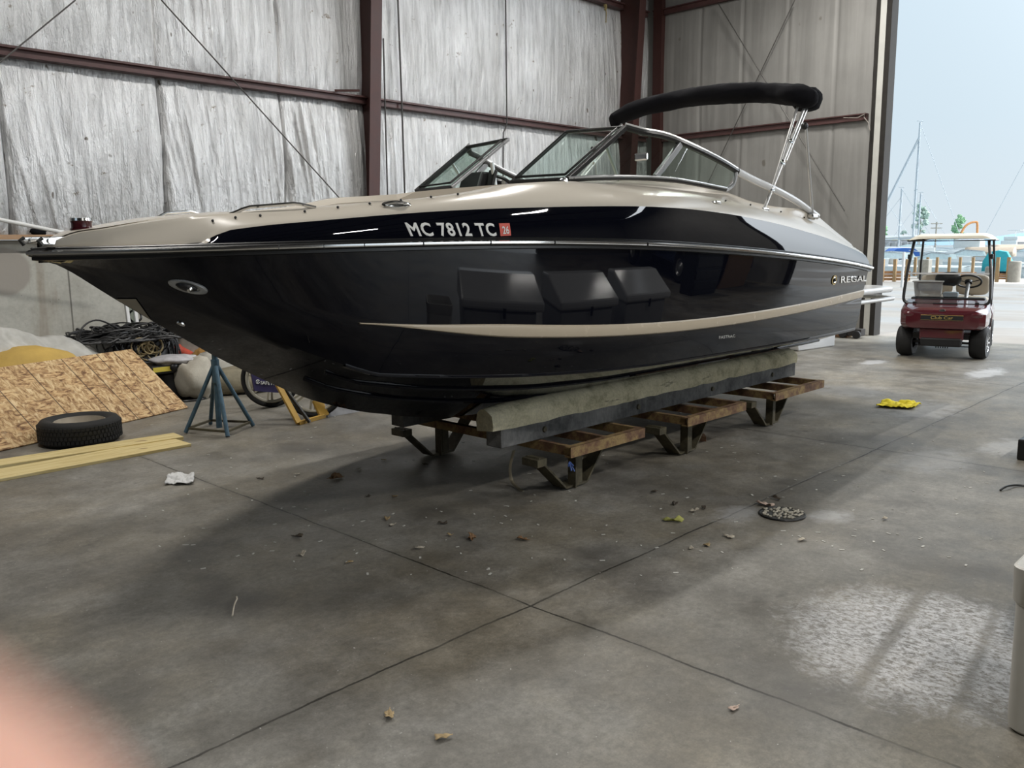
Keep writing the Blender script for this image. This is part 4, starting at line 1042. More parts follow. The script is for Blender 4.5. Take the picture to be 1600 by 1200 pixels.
# cable heap on a grey tote
gb = at_y(228, 590, 9.85)
tt = thing('grey_tote', 'grey plastic tote carrying the heap of black cables', 'tote', (gb.x, 10.0, 0))
MB().add([(gb.x-.36, 9.72, 0), (gb.x+.20, 9.72, 0), (gb.x+.20, 10.3, 0), (gb.x-.36, 10.3, 0), (gb.x-.42, 9.68, .62), (gb.x+.25, 9.68, .62), (gb.x+.25, 10.36, .62), (gb.x-.42, 10.36, .62)], [(0, 1, 5, 4), (1, 2, 6, 5), (2, 3, 7, 6), (3, 0, 4, 7), (0, 3, 2, 1), (4, 5, 6, 7)]).build('body', plain('tote_grey', (.25, .26, .27), .5), tt, bevel=.02)
MB().box((gb.x-.085, 10.02, .63), (.72, .74, .035)).build('rim', plain('tote_rim', (.2, .2, .21), .5), tt, bevel=.01)
ct = MB(); rnd = random.Random(11)
xa_, xb_ = at_y(128, 520, 9.9).x, at_y(252, 520, 9.9).x; zt_ = at_y(190, 512, 9.9).z; zl_ = at_y(150, 552, 9.8).z
for k in range(150):
    cx_ = rnd.uniform(xa_, xb_); e_ = 1-abs((cx_-(xa_+xb_)/2)/((xb_-xa_)/2))**3
    cz_ = zl_+(zt_-zl_)*rnd.uniform(.05, .93)*(.5+.5*e_); cy_ = 9.95+rnd.uniform(-.28, .3)
    rx_, ry_ = rnd.uniform(.12, .42), rnd.uniform(.10, .30); ph = rnd.uniform(0, 6); tl = rnd.uniform(-.1, .1); seg = rnd.uniform(2.5, 6.28)
    pts = []
    for i in range(20):
        a = ph+seg*i/19; x = cx_+rx_*math.cos(a); pts.append((min(max(x, xa_-.2), xb_+.06), cy_+ry_*math.sin(a), min(max(cz_+tl*math.cos(a)+.025*math.sin(3*a+k), .66), zt_+.02)))
    ct.tube(pts, rnd.choice((.009, .011, .014)), 5)
for k in range(26):       # loops hanging on the front, strands down the right
    x = rnd.uniform(xa_+.15, xb_-.05); z = rnd.uniform(zl_-.02, zl_+.12); r = rnd.uniform(.06, .12)
    ct.tube([(x+r*math.cos(a), 9.64+.02*math.sin(2*a+k), z+r*math.sin(a)) for a in np.linspace(0, 6.1, 18)], .009, 5)
for k in range(34):
    x = xb_+rnd.uniform(-.10, .10); y = 9.8+rnd.uniform(-.15, .15); z1 = rnd.uniform(.12, .35)
    ct.tube(spl([(x-.1, y+.05, zl_+.18), (x+.02, y-.02, zl_+.08), (x+.03+rnd.uniform(-.04, .06), y-.03, (zl_+z1)/2), (x+rnd.uniform(-.03, .06), y-.02, z1)], 10), .010, 5)
ct.tube(spl([(xa_-.1, 9.75, zl_+.12), (xa_-.04, 9.75, zl_+.30), (xa_+.15, 9.8, zl_+.36), (xa_+.42, 9.85, zl_+.22)], 16), .010, 6)
o = ct.build('cable_tangle', plain('cable_black', (.018, .018, .019), .45, var=.5, scale=3), smooth=True); tag(o, 'tangled heap of black cables and hoses piled on the grey tote', 'cables', kind='stuff')
yc_ = at_y(230, 545, 9.62); yl = MB()
for k in range(9): 
    r = rnd.uniform(.05, .11); c0 = yc_+Vector((rnd.uniform(-.09, .09), rnd.uniform(-.03, .01), rnd.uniform(-.05, .05)))
    yl.tube([c0+Vector((r*math.cos(a), .015*math.sin(2*a+k), r*math.sin(a))) for a in np.linspace(0, 6.28, 20)[:-1]], .009, 6, closed=True)
tag(yl.build('hose_coil', plain('hose_tan', (.32, .25, .13), .5), smooth=True), 'small tan hose coil hanging on the front of the cable heap', 'hose')
# coil on the wall, white frames, corrugated panel
q = at_y(211, 494, 10.7)
tag(MB().tube([q+Vector((.075*math.cos(a), .01*math.sin(3*a), .075*math.sin(a))) for a in np.linspace(0, 6.28, 25)[:-1]], .014, 8, closed=True).build('hose_ring', M['rubber'], smooth=True), 'dark rubber hose ring hung in front of the white frame by the wall', 'hose')
def frame(px0, px1, py0, py1, y, lean, label):
    a, b = at_y(px0, py1, y), at_y(px1, py1, y); zt = at_y(px0, py0, y+lean).z; w_ = abs(b.x-a.x); z0 = max(min(a.z, .02), 0)
    t = thing('window_frame', label, 'window frame', ((a.x+b.x)/2, y, 0), group='white window frames by the wall')
    mx_ = (a.x+b.x)/2; s = w_/2; mb = MB()
    for dx in (-s+.02, s-.02): mb.bar((mx_+dx, y, .0), (mx_+dx, y+lean, zt), .035, .05, (0, 1, 0))
    mb.bar((mx_-s, y+lean, zt), (mx_+s, y+lean, zt), .05, .04); mb.bar((mx_-s, y, .03), (mx_+s, y, .03), .05, .04); mb.build('sash', M['white_matt'], t)
    MB().add([(mx_-s, y+.01, .03), (mx_+s, y+.01, .03), (mx_+s, y+lean+.01, zt), (mx_-s, y+lean+.01, zt)], [(0, 1, 2, 3)]).build('pane', M['glass_grey'], t)
frame(203, 221, 470, 505, 10.55, .12, 'tall white window frame behind the dark hose ring, left of its pair')
frame(252, 274, 520, 575, 10.2, .25, 'white window frame with dark glass leaning right of the cables')
cpn = MB(); a, b = at_y(262, 545, 10.75), at_y(330, 545, 10.75); P_ = []
for i in range(60):
    x = a.x+(b.x-a.x+.6)*i/59; y = 10.72+.022*(1 if (i//3) % 2 else -1); P_.append([(x, y, .0), (x, y, 1.0)])
cg = MB().grid(P_); cg2 = cg.build('corrugated_panel', plain('cream_sheet', (.42, .40, .34), .5)); tag(cg2, 'cream corrugated sheet standing against the wall behind the red bag', 'panel')
md = cg2.modifiers.new('thickness', 'SOLIDIFY'); md.thickness = .004
# bags and cases
def bag(name, px, py, y, size, mat, label, cat, seed=0, jit=.22, rot=0., z=None):
    c = at_y(px, py, y); c.z = z if z is not None else max(c.z, size[2])
    mb = MB().blob((0, 0, 0), size, 26, 16, jit=jit, seed=seed, sq=.75); Rm = Matrix.Rotation(rot, 3, 'Z')
    mb.v = [tuple(Rm @ Vector(v)+c) for v in mb.v]
    return tag(mb.build(name, mat, smooth=True, angle=180), label, cat)
M['sack'] = plain('sack', (.40, .37, .31), .9, var=.15, scale=6, bump=.3)
bag('stuffed_sack', 304, 598, 9.1, (.20, .2, .235), M['sack'], 'round stuffed off-white sack standing right of the black drum', 'sack', 2, .18)
bag('orange_patch_sack', 319, 602, 9.62, (.13, .14, .24), plain('orange_sack', (.36, .20, .06), .9), 'brown orange sack pressed behind the round off-white sack', 'sack', 4)
rb = MB(); q0, q1 = at_y(270, 549, 9.9), at_y(332, 573, 9.7)
rb.tube(spl([q0+Vector((-.02, 0, .0)), q0+Vector((.06, 0, 0)), (q0+q1)/2+Vector((0, 0, .0)), q1], 24), [.05]+[.085]*8+[.075]*10+[.06]*5+[.03], 14)
rb.v = [(x, y, z+.012*noise.noise(Vector((x*9, y*9, z*9)))) for x, y, z in rb.v]
tag(rb.build('life_jacket_bag', plain('red_cloth', (.38, .045, .02), .7, var=.2), smooth=True, angle=180), 'long red cloth bag slung over the sacks by the wall', 'bag')
bk = MB().tube(spl([at_y(273, 566, 9.7), at_y(290, 566, 9.65), at_y(318, 574, 9.6)], 16), [.06]*4+[.085]*9+[.07]*4, 14)
tag(bk.build('duffel', plain('black_cloth', (.02, .02, .021), .8), smooth=True, angle=180), 'black rolled duffel bag lying below the red bag', 'bag')
bag('white_bag', 343, 556, 10.5, (.42, .22, .26), plain('pale_cloth', (.36, .33, .28), .85, var=.2), 'wide pale cloth bundle behind the blue jack stand', 'bundle', 6, z=.62)
bag('white_bag', 338, 592, 9.42, (.20, .16, .26), plain('pale_bag', (.42, .40, .35), .85, var=.2), 'small pale bag with dark print behind the jack stand legs', 'bag', 8)
bag('grey_bundle', 350, 580, 10.0, (.6, .22, .42), plain('grey_cloth', (.22, .20, .17), .9, var=.25), 'grey brown cloth heap filling the space behind the jack stand', 'bundle', 10)
q = at_y(360, 572, 9.7)
tag(MB().box(q, (.34, .02, .20), Matrix.Rotation(.5, 3, 'Y') @ Matrix.Rotation(-.6, 3, 'X')).build('cardboard_flap', plain('card_grey', (.45, .43, .38), .8)), 'pale grey cardboard flap leaning on the bundles right of the jack stand', 'cardboard')
q = at_y(372, 580, 9.9)
ck = thing('camp_chair', 'folded black camp chair with white cloth lying behind the jack stand', 'chair', (q.x, 9.9, 0))
for dx, dz in ((-.12, .0), (.0, .05), (.1, -.02), (.18, .06)): MB().tube([(q.x+dx-.15, 9.8, q.z+dz+.10), (q.x+dx+.2, 9.9, q.z+dz-.05)], .014, 6).build('tube', M['dash_black'], ck)
MB().blob((q.x+.16, 9.98, q.z-.02), (.16, .1, .12), 16, 10, jit=.2).build('cloth', M['white_matt'], ck, smooth=True)
MB().tube([(q.x-.1, 9.85, q.z-.02), (q.x-.08, 9.85, .0)], .014, 6).build('leg', M['dash_black'], ck); MB().tube([(q.x+.15, 9.85, q.z-.02), (q.x+.17, 9.85, .0)], .014, 6).build('leg', M['dash_black'], ck)
bag('shrink_wrap_bundle', 380, 608, 9.05, (.40, .2, .15), plain('wrap_tan', (.20, .175, .12), .8, var=.35, scale=9), 'flat tan bundle of folded tarpaulin on the floor left of the purple panel', 'tarpaulin', 12, rot=-.2)
# black drum with yellow and black lid
q = at_y(262, 605, 9.3)
dr = thing('shop_drum', 'black drum with a yellow edged tray on top beside the strand board', 'drum', (q.x, 9.35, 0))
MB().lathe([(0, 0), (.21, 0), (.22, .03), (.215, .16), (.22, .29), (.20, .32), (0, .32)], (q.x, 9.35, 0), n=32).build('drum_body', M['dash_black'], dr, smooth=True)
q2 = at_y(265, 580, 9.2)
MB().box((q2.x, 9.3, .36), (.50, .42, .09)).build('tray', M['dash_black'], dr, bevel=.02)
for dx in (-.13, .13): MB().box((q2.x+dx, 9.085, .37), (.20, .012, .05)).build('yellow_strip', plain('strip_yellow', (.55, .44, .06), .5), dr)
MB().blob((q2.x, 9.08, .38), (.05, .03, .045), 12, 8).build('catch', M['dash_black'], dr, smooth=True)
bag('printed_bag', 272, 571, 9.25, (.24, .2, .05), plain('printed_film', (.42, .41, .42), .5, var=.3, scale=14), 'crumpled grey printed bag lying on the black drum', 'bag', 15, z=.44)
tag(MB().tube([at_y(285, 625, 9.05)+Vector((.16*math.cos(a)+.1, .12*math.sin(a), 0)) for a in np.linspace(0, 6.28, 30)[:-1]], .012, 6, closed=True).build('hose_loop', M['rubber'], smooth=True), 'black hose loop on the floor in front of the off-white sack', 'hose')
# dock cart with spoked wheels and purple panel
M['purple'] = plain('purple', (.030, .022, .085), .5, var=.08); M['cart_yellow'] = plain('cart_yellow', (.48, .29, .055), .5, var=.15)
w1, w2 = at_z(425, 636), at_z(492, 652)
dc = thing('dock_cart', 'dock cart with pale spoked wheels and a purple sign panel under the bow', 'cart', ((w1.x+w2.x)/2, (w1.y+w2.y)/2, 0))
axd = (w2-w1); axd.z = 0; axd.normalize()
pd = Vector((-axd.y, axd.x, 0)); vd = (w1-EYE); vd.z = 0; vd.normalize()
axw = vd*.80+axd*.2; axw.normalize(); sid = Vector((-axw.y, axw.x, 0)).normalized()
for wpt in (w1, w2):
    c = wpt+Vector((0, 0, .30))
    def ringpt(a, r, off=0.): return c+sid*math.cos(a)*r+Vector((0, 0, 1))*math.sin(a)*r+axw*off
    wh = MB().tube([ringpt(a, .278) for a in np.linspace(0, 2*math.pi, 41)[:-1]], .024, 10, closed=True).build('wheel', M['tyre'], dc, smooth=True)
    MB().tube([ringpt(a, .240) for a in np.linspace(0, 2*math.pi, 41)[:-1]], .018, 8, closed=True).build('rim', plain('rim_cream', (.52, .50, .42), .4), wh, smooth=True)
    sk = MB()
    for k in range(7):
        a = 2*math.pi*k/7+.3
        for da in (-.10, .10): sk.bar(ringpt(a+da*2, .05), ringpt(a+da, .235), .016, .02)
    sk.build('spoke', plain('spoke_cream', (.46, .43, .34), .4), wh)
    MB().lathe([(0, -.05), (.045, -.05), (.05, -.03), (.05, .03), (.045, .05), (0, .05)], c, axw, 16).build('hub', M['dash_black'], wh, smooth=True)
MB().tube([w1+Vector((0, 0, .30)), w2+Vector((0, 0, .30))], .014, 8).build('axle', M['olive'], dc)
# purple panel faces the camera in front of the first wheel
yp = w1.y-.10
pn = [at_y(px, py, yp) for px, py in ((392, 580), (398, 611), (437, 614), (470, 616), (470, 580))]
pnl = MB().prism(pn, (0, .02, 0)).build('sign_panel', M['purple'], dc)
q = [at_y(px, py, yp-.004) for px, py in ((407, 600.5), (428, 602), (407, 595), (428, 597))]
place_text('SAFE H', lambda u, v, h: (q[0]*(1-u)+q[1]*u*1.0)*(1-v)+(q[2]*(1-u)+q[3]*u)*v+Vector((0, -h, 0)), .02).build('sign_lettering', M['letter_white'], pnl)
cc = at_y(402.8, 596.5, yp-.005); mb = MB()
mb.tube([cc+Vector((.019*math.cos(a), 0, .019*math.sin(a))) for a in np.linspace(.4, 2.9, 10)], .004, 6); mb.tube([cc+Vector((.019*math.cos(a), 0, .019*math.sin(a))) for a in np.linspace(3.5, 6.0, 10)], .004, 6); mb.tube([cc+Vector((.014, 0, .012)), cc, cc+Vector((-.014, 0, -.012))], .004, 6)
mb.build('sign_mark', M['letter_white'], pnl)
# yellow A-frame stand and black tube in front of it, white board
yf = thing('yellow_stand', 'yellow steel folding stand on the floor in front of the second cart wheel', 'stand', at_z(470, 661))
def pt(px, py, ref): return at_y(px, py, at_z(*ref).y)
fa, fb2, fc2 = at_z(467, 661, .02), at_z(483, 658, .02), at_z(507, 650, .02)
up = at_y(434, 600, fa.y+.25)
MB().bar(fa, up, .05, .03, (0, 1, 0)).build('leg', M['cart_yellow'], yf); MB().bar(fa, fc2, .035, .035).build('foot_rail', M['cart_yellow'], yf)
MB().bar(fc2, at_y(495, 625, fc2.y+.1), .10, .03, (0, 1, 0)).build('leg', M['cart_yellow'], yf)
bk1, bk2 = at_z(484, 660, .015), at_y(446, 608, fa.y+.2)
tag(MB().bar(bk1, bk2, .028, .028).build('black_tube', M['alu_black'], bevel=.004), 'thin black square tube leaning beside the yellow stand', 'tube')
a, b = at_z(512, 652, .0), at_z(562, 643, .0)
tag(MB().prism([a, b, b+Vector((.05, .12, .22)), a+Vector((-.02, .12, .28))], (0, .015, 0)).build('pale_board', plain('board_grey', (.30, .30, .31), .5, var=.3, scale=3)), 'pale grey board lying at the foot of the yellow stand', 'board')
# on the ledge
po = thing('white_pole', 'long white pole slanting down behind the bow at the left edge', 'pole', at_y(0, 345, 10.3))
po.location.z = at_y(0, 345, 10.3).z
MB().tube([at_y(-60, 331, 10.3), at_y(112, 366, 10.3)], .022, 10).build('shaft', M['white_matt'], po, smooth=True)
MB().lathe([(0, 0), (.026, 0), (.026, .05), (0, .05)], at_y(112, 366, 10.3), (1, 0, -.2), 12).build('end_cap', M['white_matt'], po, smooth=True)
c = at_y(58, 363, YW-.04)
tag(MB().blob((c.x, YW-.06, ZL+.04), (.10, .05, .055), 14, 9, jit=.3, seed=5).build('dark_rag', M['canvas_black'], smooth=True, angle=180), 'dark bundled rag on the wooden ledge at the left', 'rag')

# ------------------------------------------------------------------ floor things
def cloth(name, pxs, mat, label, cat, amp, seed, n=34, fl=1.0):
    q = [at_z(*p) for p in pxs]; P_ = []
    for i in range(n):
        row = []
        for j in range(n):
            u_, v_ = i/(n-1), j/(n-1); p = (q[0]*(1-u_)+q[1]*u_)*(1-v_)+(q[2]*(1-u_)+q[3]*u_)*v_
            e = noise.noise(Vector((u_*3+seed, v_*3, 2)))*.10; e2 = noise.noise(Vector((u_*3, v_*3+seed, 7)))*.10
            sp_ = (q[1]-q[0]).length
            h = max(0, noise.noise(Vector((u_*2.6+seed*2, v_*2.6, seed)))+.25)*amp+abs(noise.noise(Vector((u_*7, v_*6, seed))))*amp*.6
            row.append((p.x+e*sp_, p.y+e2*sp_, .004+h*fl))
        P_.append(row)
    o = MB().grid(P_).build(name, mat, smooth=True, angle=180)
    s = o.modifiers.new('thickness', 'SOLIDIFY'); s.thickness = .004; s.offset = 1
    return tag(o, label, cat)
cloth('yellow_cloth', ((1369, 637), (1424, 641), (1380, 629), (1440, 633)), plain('cloth_yellow', (.80, .66, .03), .85, var=.06), 'bright yellow cloth crumpled on the floor near the cart', 'cloth', .055, 3)
cloth('white_rag', ((258, 759), (302, 758), (262, 744), (304, 744)), plain('rag_white', (.62, .62, .61), .9, var=.06), 'crumpled white rag on the dark floor left of the cradle', 'rag', .035, 8)
c = at_z(1098, 690)
tag(MB().box((c.x+.04, c.y+.05, .022), (.12, .085, .044), Matrix.Rotation(.7, 3, 'Z')).build('wood_block', plain('block_brown', (.15, .075, .035), .7, var=.2), bevel=.003), 'small brown wood block on the floor beside the middle cradle section', 'block')
# floor drain
c = at_z(1222, 804)
dn = thing('floor_drain', 'round floor drain clogged with pale pebbles and leaf bits', 'drain', c)
MB().tube([(.135*math.cos(a), .135*math.sin(a), .004) for a in np.linspace(0, 6.28, 40)[:-1]], .006, 6, closed=True).build('ring', M['rubber'], dn, local=True)
MB().lathe([(0, .002), (.13, .002), (.13, .006), (0, .006)], (0, 0, 0), n=30).build('grate', plain('grate', (.05, .05, .045), .7), dn, local=True)
pb_ = MB(); rnd = random.Random(4)
for k in range(70):
    a, r = rnd.uniform(0, 6.28), .125*rnd.random()**.5; pb_.blob((r*math.cos(a)+.01, r*math.sin(a), .010), (rnd.uniform(.008, .018), rnd.uniform(.006, .014), .006), 7, 5, jit=.3, seed=k)
o = pb_.build('pebble_litter', plain('litter', (.42, .39, .32), .8, var=.4, scale=25), dn, smooth=True, local=True); o['kind'] = 'stuff'
# leaves
M['leaf_brown'] = plain('leaf_brown', (.20, .11, .05), .8, var=.3, scale=20); M['leaf_tan'] = plain('leaf_tan', (.34, .25, .13), .8, var=.3, scale=20); M['leaf_pale'] = plain('leaf_pale', (.46, .41, .33), .8, var=.25, scale=20); M['leaf_pink'] = plain('leaf_pink', (.50, .38, .31), .8, var=.2, scale=20); M['leaf_dark'] = plain('leaf_dark', (.06, .045, .03), .8, var=.3, scale=20); M['leaf_green'] = plain('leaf_green', (.42, .42, .12), .8, var=.2, scale=20)
def leaf(px, py, L, mat, label, seed, group=None, lobes=5, name='dry_leaf'):
    L *= .72; c = at_z(px, py); rnd = random.Random(seed); a0 = rnd.uniform(0, 6.28); mb = MB(); N = 40; ring = []
    for k in range(N):
        a = 2*math.pi*k/N; lob = .62+.38*math.cos(lobes*a+rnd.uniform(-.15, .15)); r = L*(.30+.28*lob)*(1 if abs(math.cos(a)) > .5 else .75)
        x, y = r*math.cos(a)*1.15, r*math.sin(a)*.8; z = .006+abs(noise.noise(Vector((x*20+seed, y*20, 3))))*L*.55+.10*L*(abs(y)/L)
        ring.append((c.x+x*math.cos(a0)-y*math.sin(a0), c.y+x*math.sin(a0)+y*math.cos(a0), z))
    inner = [(c.x*.5+x*.5, c.y*.5+y*.5, z*.55+.003) for x, y, z in ring]
    P_ = [ring, inner, [(c.x, c.y, .006)]*N]
    mb.grid(P_, closed_v=True)
    mb.tube([(c.x, c.y, .008), (c.x+math.cos(a0)*L*.8, c.y+math.sin(a0)*L*.8, .012)], .0018*max(1, L*12), 5)
    o = mb.build(name, M[mat], smooth=True, angle=180); s = o.modifiers.new('thickness', 'SOLIDIFY'); s.thickness = .0015
    return tag(o, label, 'leaf', group)
leaf(608, 1120, .075, 'leaf_tan', 'tan lobed oak leaf on the floor at the bottom centre', 1)
leaf(1146, 1109, .05, 'leaf_pink', 'pinkish curled leaf at the lower right of the near floor crack', 2, lobes=3)
leaf(1196, 790, .13, 'leaf_pink', 'pinkish leaf clump at the left rim of the round floor drain', 3)
leaf(1215, 781, .08, 'leaf_dark', 'dark curled leaf just behind the round floor drain', 4, lobes=3)
leaf(738, 842, .10, 'leaf_brown', 'reddish brown curled leaf in front of the cradle, the left of two', 5)
leaf(817, 844, .08, 'leaf_brown', 'small reddish brown leaf in front of the cradle, the right of two', 6)
leaf(1052, 815, .13, 'leaf_green', 'yellow green narrow leaf on the floor left of the drain', 7, lobes=2)
leaf(1139, 840, .08, 'leaf_pale', 'pale leaf scrap in front of and left of the drain', 8, lobes=3)
leaf(1253, 845, .07, 'leaf_pale', 'pale leaf scrap in front of and right of the drain', 9, lobes=3)
leaf(1055, 788, .08, 'leaf_dark', 'dark leaf left of and behind the drain', 10)
leaf(526, 748, .13, 'leaf_brown', 'brown flattened leaf in the shadow under the bow, rightmost there', 11)
leaf(1382, 690+122, .05, 'leaf_pale', 'tiny pale leaf on the bare floor right of the drain', 12, lobes=3)
G = 'small dry leaf bits scattered around the cradle'
for k, (px, py) in enumerate([(465, 742), (408, 749), (605, 812), (614, 822), (693, 819), (704, 838), (654, 858), (466, 840), (546, 880), (472, 868), (575, 778), (617, 778), (1085, 800), (1100, 795), (690, 1155), (1080, 858), (1022, 770), (1105, 853), (1180, 560), (664, 727), (600, 720), (560, 735)]):
    leaf(px, py, .05+.03*((k*7) % 5)/5, ('leaf_pale', 'leaf_dark', 'leaf_tan')[k % 3], 'small dry leaf bit lying loose on the concrete floor', 40+k, G, 3, 'leaf_bit')
tag(MB().tube(spl([at_z(363, 962, .01), at_z(366, 945, .02), at_z(370, 936, .02), at_z(369, 932, .03)], 10), [.004]*11, 6).build('twig', M['leaf_pale'], smooth=True), 'short pale twig standing out on the floor at lower left', 'twig')
fk = MB(); rnd = random.Random(21)
for k in range(240):
    px, py = rnd.uniform(200, 1590), rnd.uniform(640, 900); c = at_z(px, py)
    r = rnd.uniform(.004, .012); a = rnd.uniform(0, 6); fk.box((c.x, c.y, .002), (r*2.4, r, .002), Matrix.Rotation(a, 3, 'Z'))
tag(fk.build('paint_flakes', plain('flake', (.55, .54, .50), .8)), 'tiny pale paint flakes scattered all over the concrete floor', 'flakes', kind='stuff')
wr = MB().tube(spl([at_z(1563, 766, .006), at_z(1573, 760, .02), at_z(1590, 758, .01), at_z(1615, 762, .006), at_z(1650, 775, .006)], 20), .007, 6)
tag(wr.build('electric_cord', M['rubber'], smooth=True), 'dark cord end curling on the floor at the right edge', 'cord')
c = at_z(1594, 716)
tag(MB().box((c.x+.10, c.y-.24, .08), (.34, .5, .16)).build('tool_case', M['dash_black'], bevel=.01), 'dark case cut off by the right edge of the frame', 'case')
# white bin at the right
M['bin_white'] = plain('bin_white', (.60, .585, .54), .45, var=.04)
ba, bb = at_z(1567, 1141), at_z(1640, 1166)
fd = (bb-ba); fd.z = 0; fd.normalize(); bd = Vector((-fd.y, fd.x, 0)); bd = bd if bd.dot(ba) > 0 else -bd
def rrect(o, a, b, w_, d_, r, z, n=6):
    out = []
    for (cx_, cy_, s) in ((r, r, math.pi), (w_-r, r, 1.5*math.pi), (w_-r, d_-r, 0), (r, d_-r, .5*math.pi)):
        for k in range(n+1): t = s+.5*math.pi*k/n; out.append(o+a*(cx_+r*math.cos(t))+b*(cy_+r*math.sin(t))+Vector((0, 0, z)))
    return out
zT = at_x(1577, 884, ba.x).z
bn = thing('waste_bin', 'tall white plastic bin cut off by the right edge', 'bin', ba)
o = Vector((ba.x, ba.y, 0)); W_, D_ = .42, .36
def lv_(off, z, r=.05): return rrect(o-fd*off-bd*off, fd, bd, W_+2*off, D_+2*off, r, z)
mb = MB().grid([lv_(-.03, .02), lv_(-.012, 0), lv_(-.002, .012), lv_(.0, .05), lv_(.004, zT-.125)] + [lv_(.004, zT-.12), lv_(-.02, zT-.06), lv_(-.04, .04)], closed_v=True)
mb.f.append(tuple(range(28))); mb.m.append(0); mb.f.append(tuple(range(7*28, 8*28))); mb.m.append(0)
mb.build('body', M['bin_white'], bn, smooth=True)
rim = [[p+Vector((0, 0, 0)) for p in lv_(off, z)] for off, z in ((.004, zT-.13), (.012, zT-.118), (.016, zT-.02), (.016, zT), (.008, zT+.004), (.0, zT-.01), (-.018, zT-.13))]
MB().grid(rim, closed_v=True).build('rim', M['bin_white'], bn, smooth=True)
# white step box and dark clutter by the far wall
a, b = at_z(1248, 549), at_z(1304, 541); zt = at_x(1306, 521, b.x).z
sb = MB().prism([a, b, b+Vector((.02, .0, zt)), a+Vector((-.05, 0, zt-.08))], (.25, .55, 0)).build('dock_box', M['white_gloss'], bevel=.02)
tag(sb, 'low white fibreglass step box on the floor beyond the stern', 'box')
c = at_z(1331, 529)
ck = thing('trolley_jack', 'dark greasy trolley jack on the floor against the door post', 'jack', (c.x+.15, c.y+.05, 0))
MB().box((c.x+.15, c.y+.05, .10), (.2, .36, .12)).build('body', M['dark_steel'], ck, bevel=.01); MB().box((c.x+.15, c.y+.25, .05), (.2, .3, .1)).build('skid', M['rusty'], ck, bevel=.01)
for dy in (-.12, .12): MB().lathe([(0, -.03), (.06, -.03), (.07, -.02), (.07, .02), (.06, .03), (0, .03)], (c.x+.02, c.y+.05+dy, .07), (1, 0, 0), 16).build('wheel', M['tyre'], ck, smooth=True)

# ------------------------------------------------------------------ golf cart (x rearwards, y to its right-hand side as seen from the front-left)
M['maroon'] = plain('maroon', (.085, .012, .018), .18, var=.08, Coat_Weight=.8, Coat_Roughness=.05)
M['roof_cream'] = plain('roof_cream', (.60, .56, .46), .5, var=.05); M['seat_beige'] = plain('seat_beige', (.46, .40, .32), .6, var=.05); M['wheel_silver'] = plain('wheel_silver', (.5, .5, .5), .3, .7)
gl_ = at_z(1420, 556); gr_ = at_z(1524, 559); gm = (gl_+gr_)/2
GROT = R(13)
gc = thing('golf_cart', 'maroon golf cart with a cream roof and clear windscreen parked in the doorway', 'golf cart', (gm.x, gm.y, 0), GROT)
L_ = dict(parent=gc, local=True)
def gsec(x, hw, z0, z1, r=.06):
    pts = []
    for (cy_, cz_, s) in ((hw-r, z0+r, -.5*math.pi), (hw-r, z1-r, 0), (-hw+r, z1-r, .5*math.pi), (-hw+r, z0+r, math.pi)):
        for k in range(6): t = s+.5*math.pi*k/5; pts.append((x, cy_+r*math.cos(t), cz_+r*math.sin(t)))
    return pts
fc_ = MB().grid([gsec(*a) for a in ((-.46, .30, .52, .66, .05), (-.44, .46, .45, .70, .08), (-.36, .535, .43, .725, .09), (-.18, .56, .43, .74, .09), (.0, .57, .43, .76, .09), (.22, .56, .44, .80, .06), (.30, .55, .46, .81, .05))], closed_v=True)
fc_.f += [tuple(range(24)), tuple(6*24+k for k in range(24))]; fc_.m += [0, 0]
cw = fc_.build('front_cowl', M['maroon'], smooth=True, **L_)
MB().box((-.30, 0, .36), (.18, .56, .16)).build('lower_apron', M['maroon'], bevel=.02, **L_)
MB().box((-.30, 0, .25), (.22, .52, .12)).build('front_bumper', M['dash_black'], bevel=.02, **L_)
ub = MB().bar((0, -.44, .21), (0, .44, .21), .03, .03).bar((-.1, -.16, .19), (-.1, .16, .19), .06, .05); 
for k in range(6): ub.box((-.12, -.075+.03*k, .155), (.02, .014, .03))
ub.bar((-.02, -.44, .16), (-.1, .1, .17), .012, .012).bar((-.02, .44, .16), (-.1, -.1, .17), .012, .012)
ub.build('steering_linkage', M['dash_black'], **L_)
MB().box((.8, 0, .31), (1.9, .98, .08)).build('floor_pan', M['dash_black'], **L_)
for sd in (-1, 1):
    MB().box((.72, sd*.53, .33), (.72, .06, .10)).build('sill', M['maroon'], bevel=.02, **L_)
    rr_ = MB().grid([[(x, sd*y, z) for y, z in ((.56, z0), (.57, .56), (.54, .66), (.40, .68))] for x, z0 in ((1.05, .36), (1.25, .36), (1.33, .44), (1.50, .50), (1.72, .50), (1.86, .44), (2.05, .40))])
    o = rr_.build('rear_fender', M['maroon'], smooth=True, **L_); s = o.modifiers.new('thickness', 'SOLIDIFY'); s.thickness = .012
MB().box((1.55, 0, .62), (1.05, .9, .14)).build('rear_body', M['maroon'], bevel=.03, **L_)
MB().box((1.12, 0, .48), (.10, .96, .34)).build('seat_base', M['maroon'], bevel=.02, **L_)
MB().box((.44, 0, .80), (.24, .98, .07)).build('dashboard', M['dash_black'], bevel=.02, **L_)
MB().blob((1.28, 0, .73), (.26, .50, .085), 22, 12, sq=.45).build('seat_cushion', M['seat_beige'], smooth=True, **L_)
for sd in (-1, 1):
    MB().blob((1.56, sd*.255, .97), (.06, .235, .16), 22, 14, sq=.5).build('seat_back', M['seat_beige'], smooth=True, **L_)
    MB().bar((1.58, sd*.25, .66), (1.60, sd*.25, .9), .04, .03).build('back_bracket', M['dash_black'], **L_)
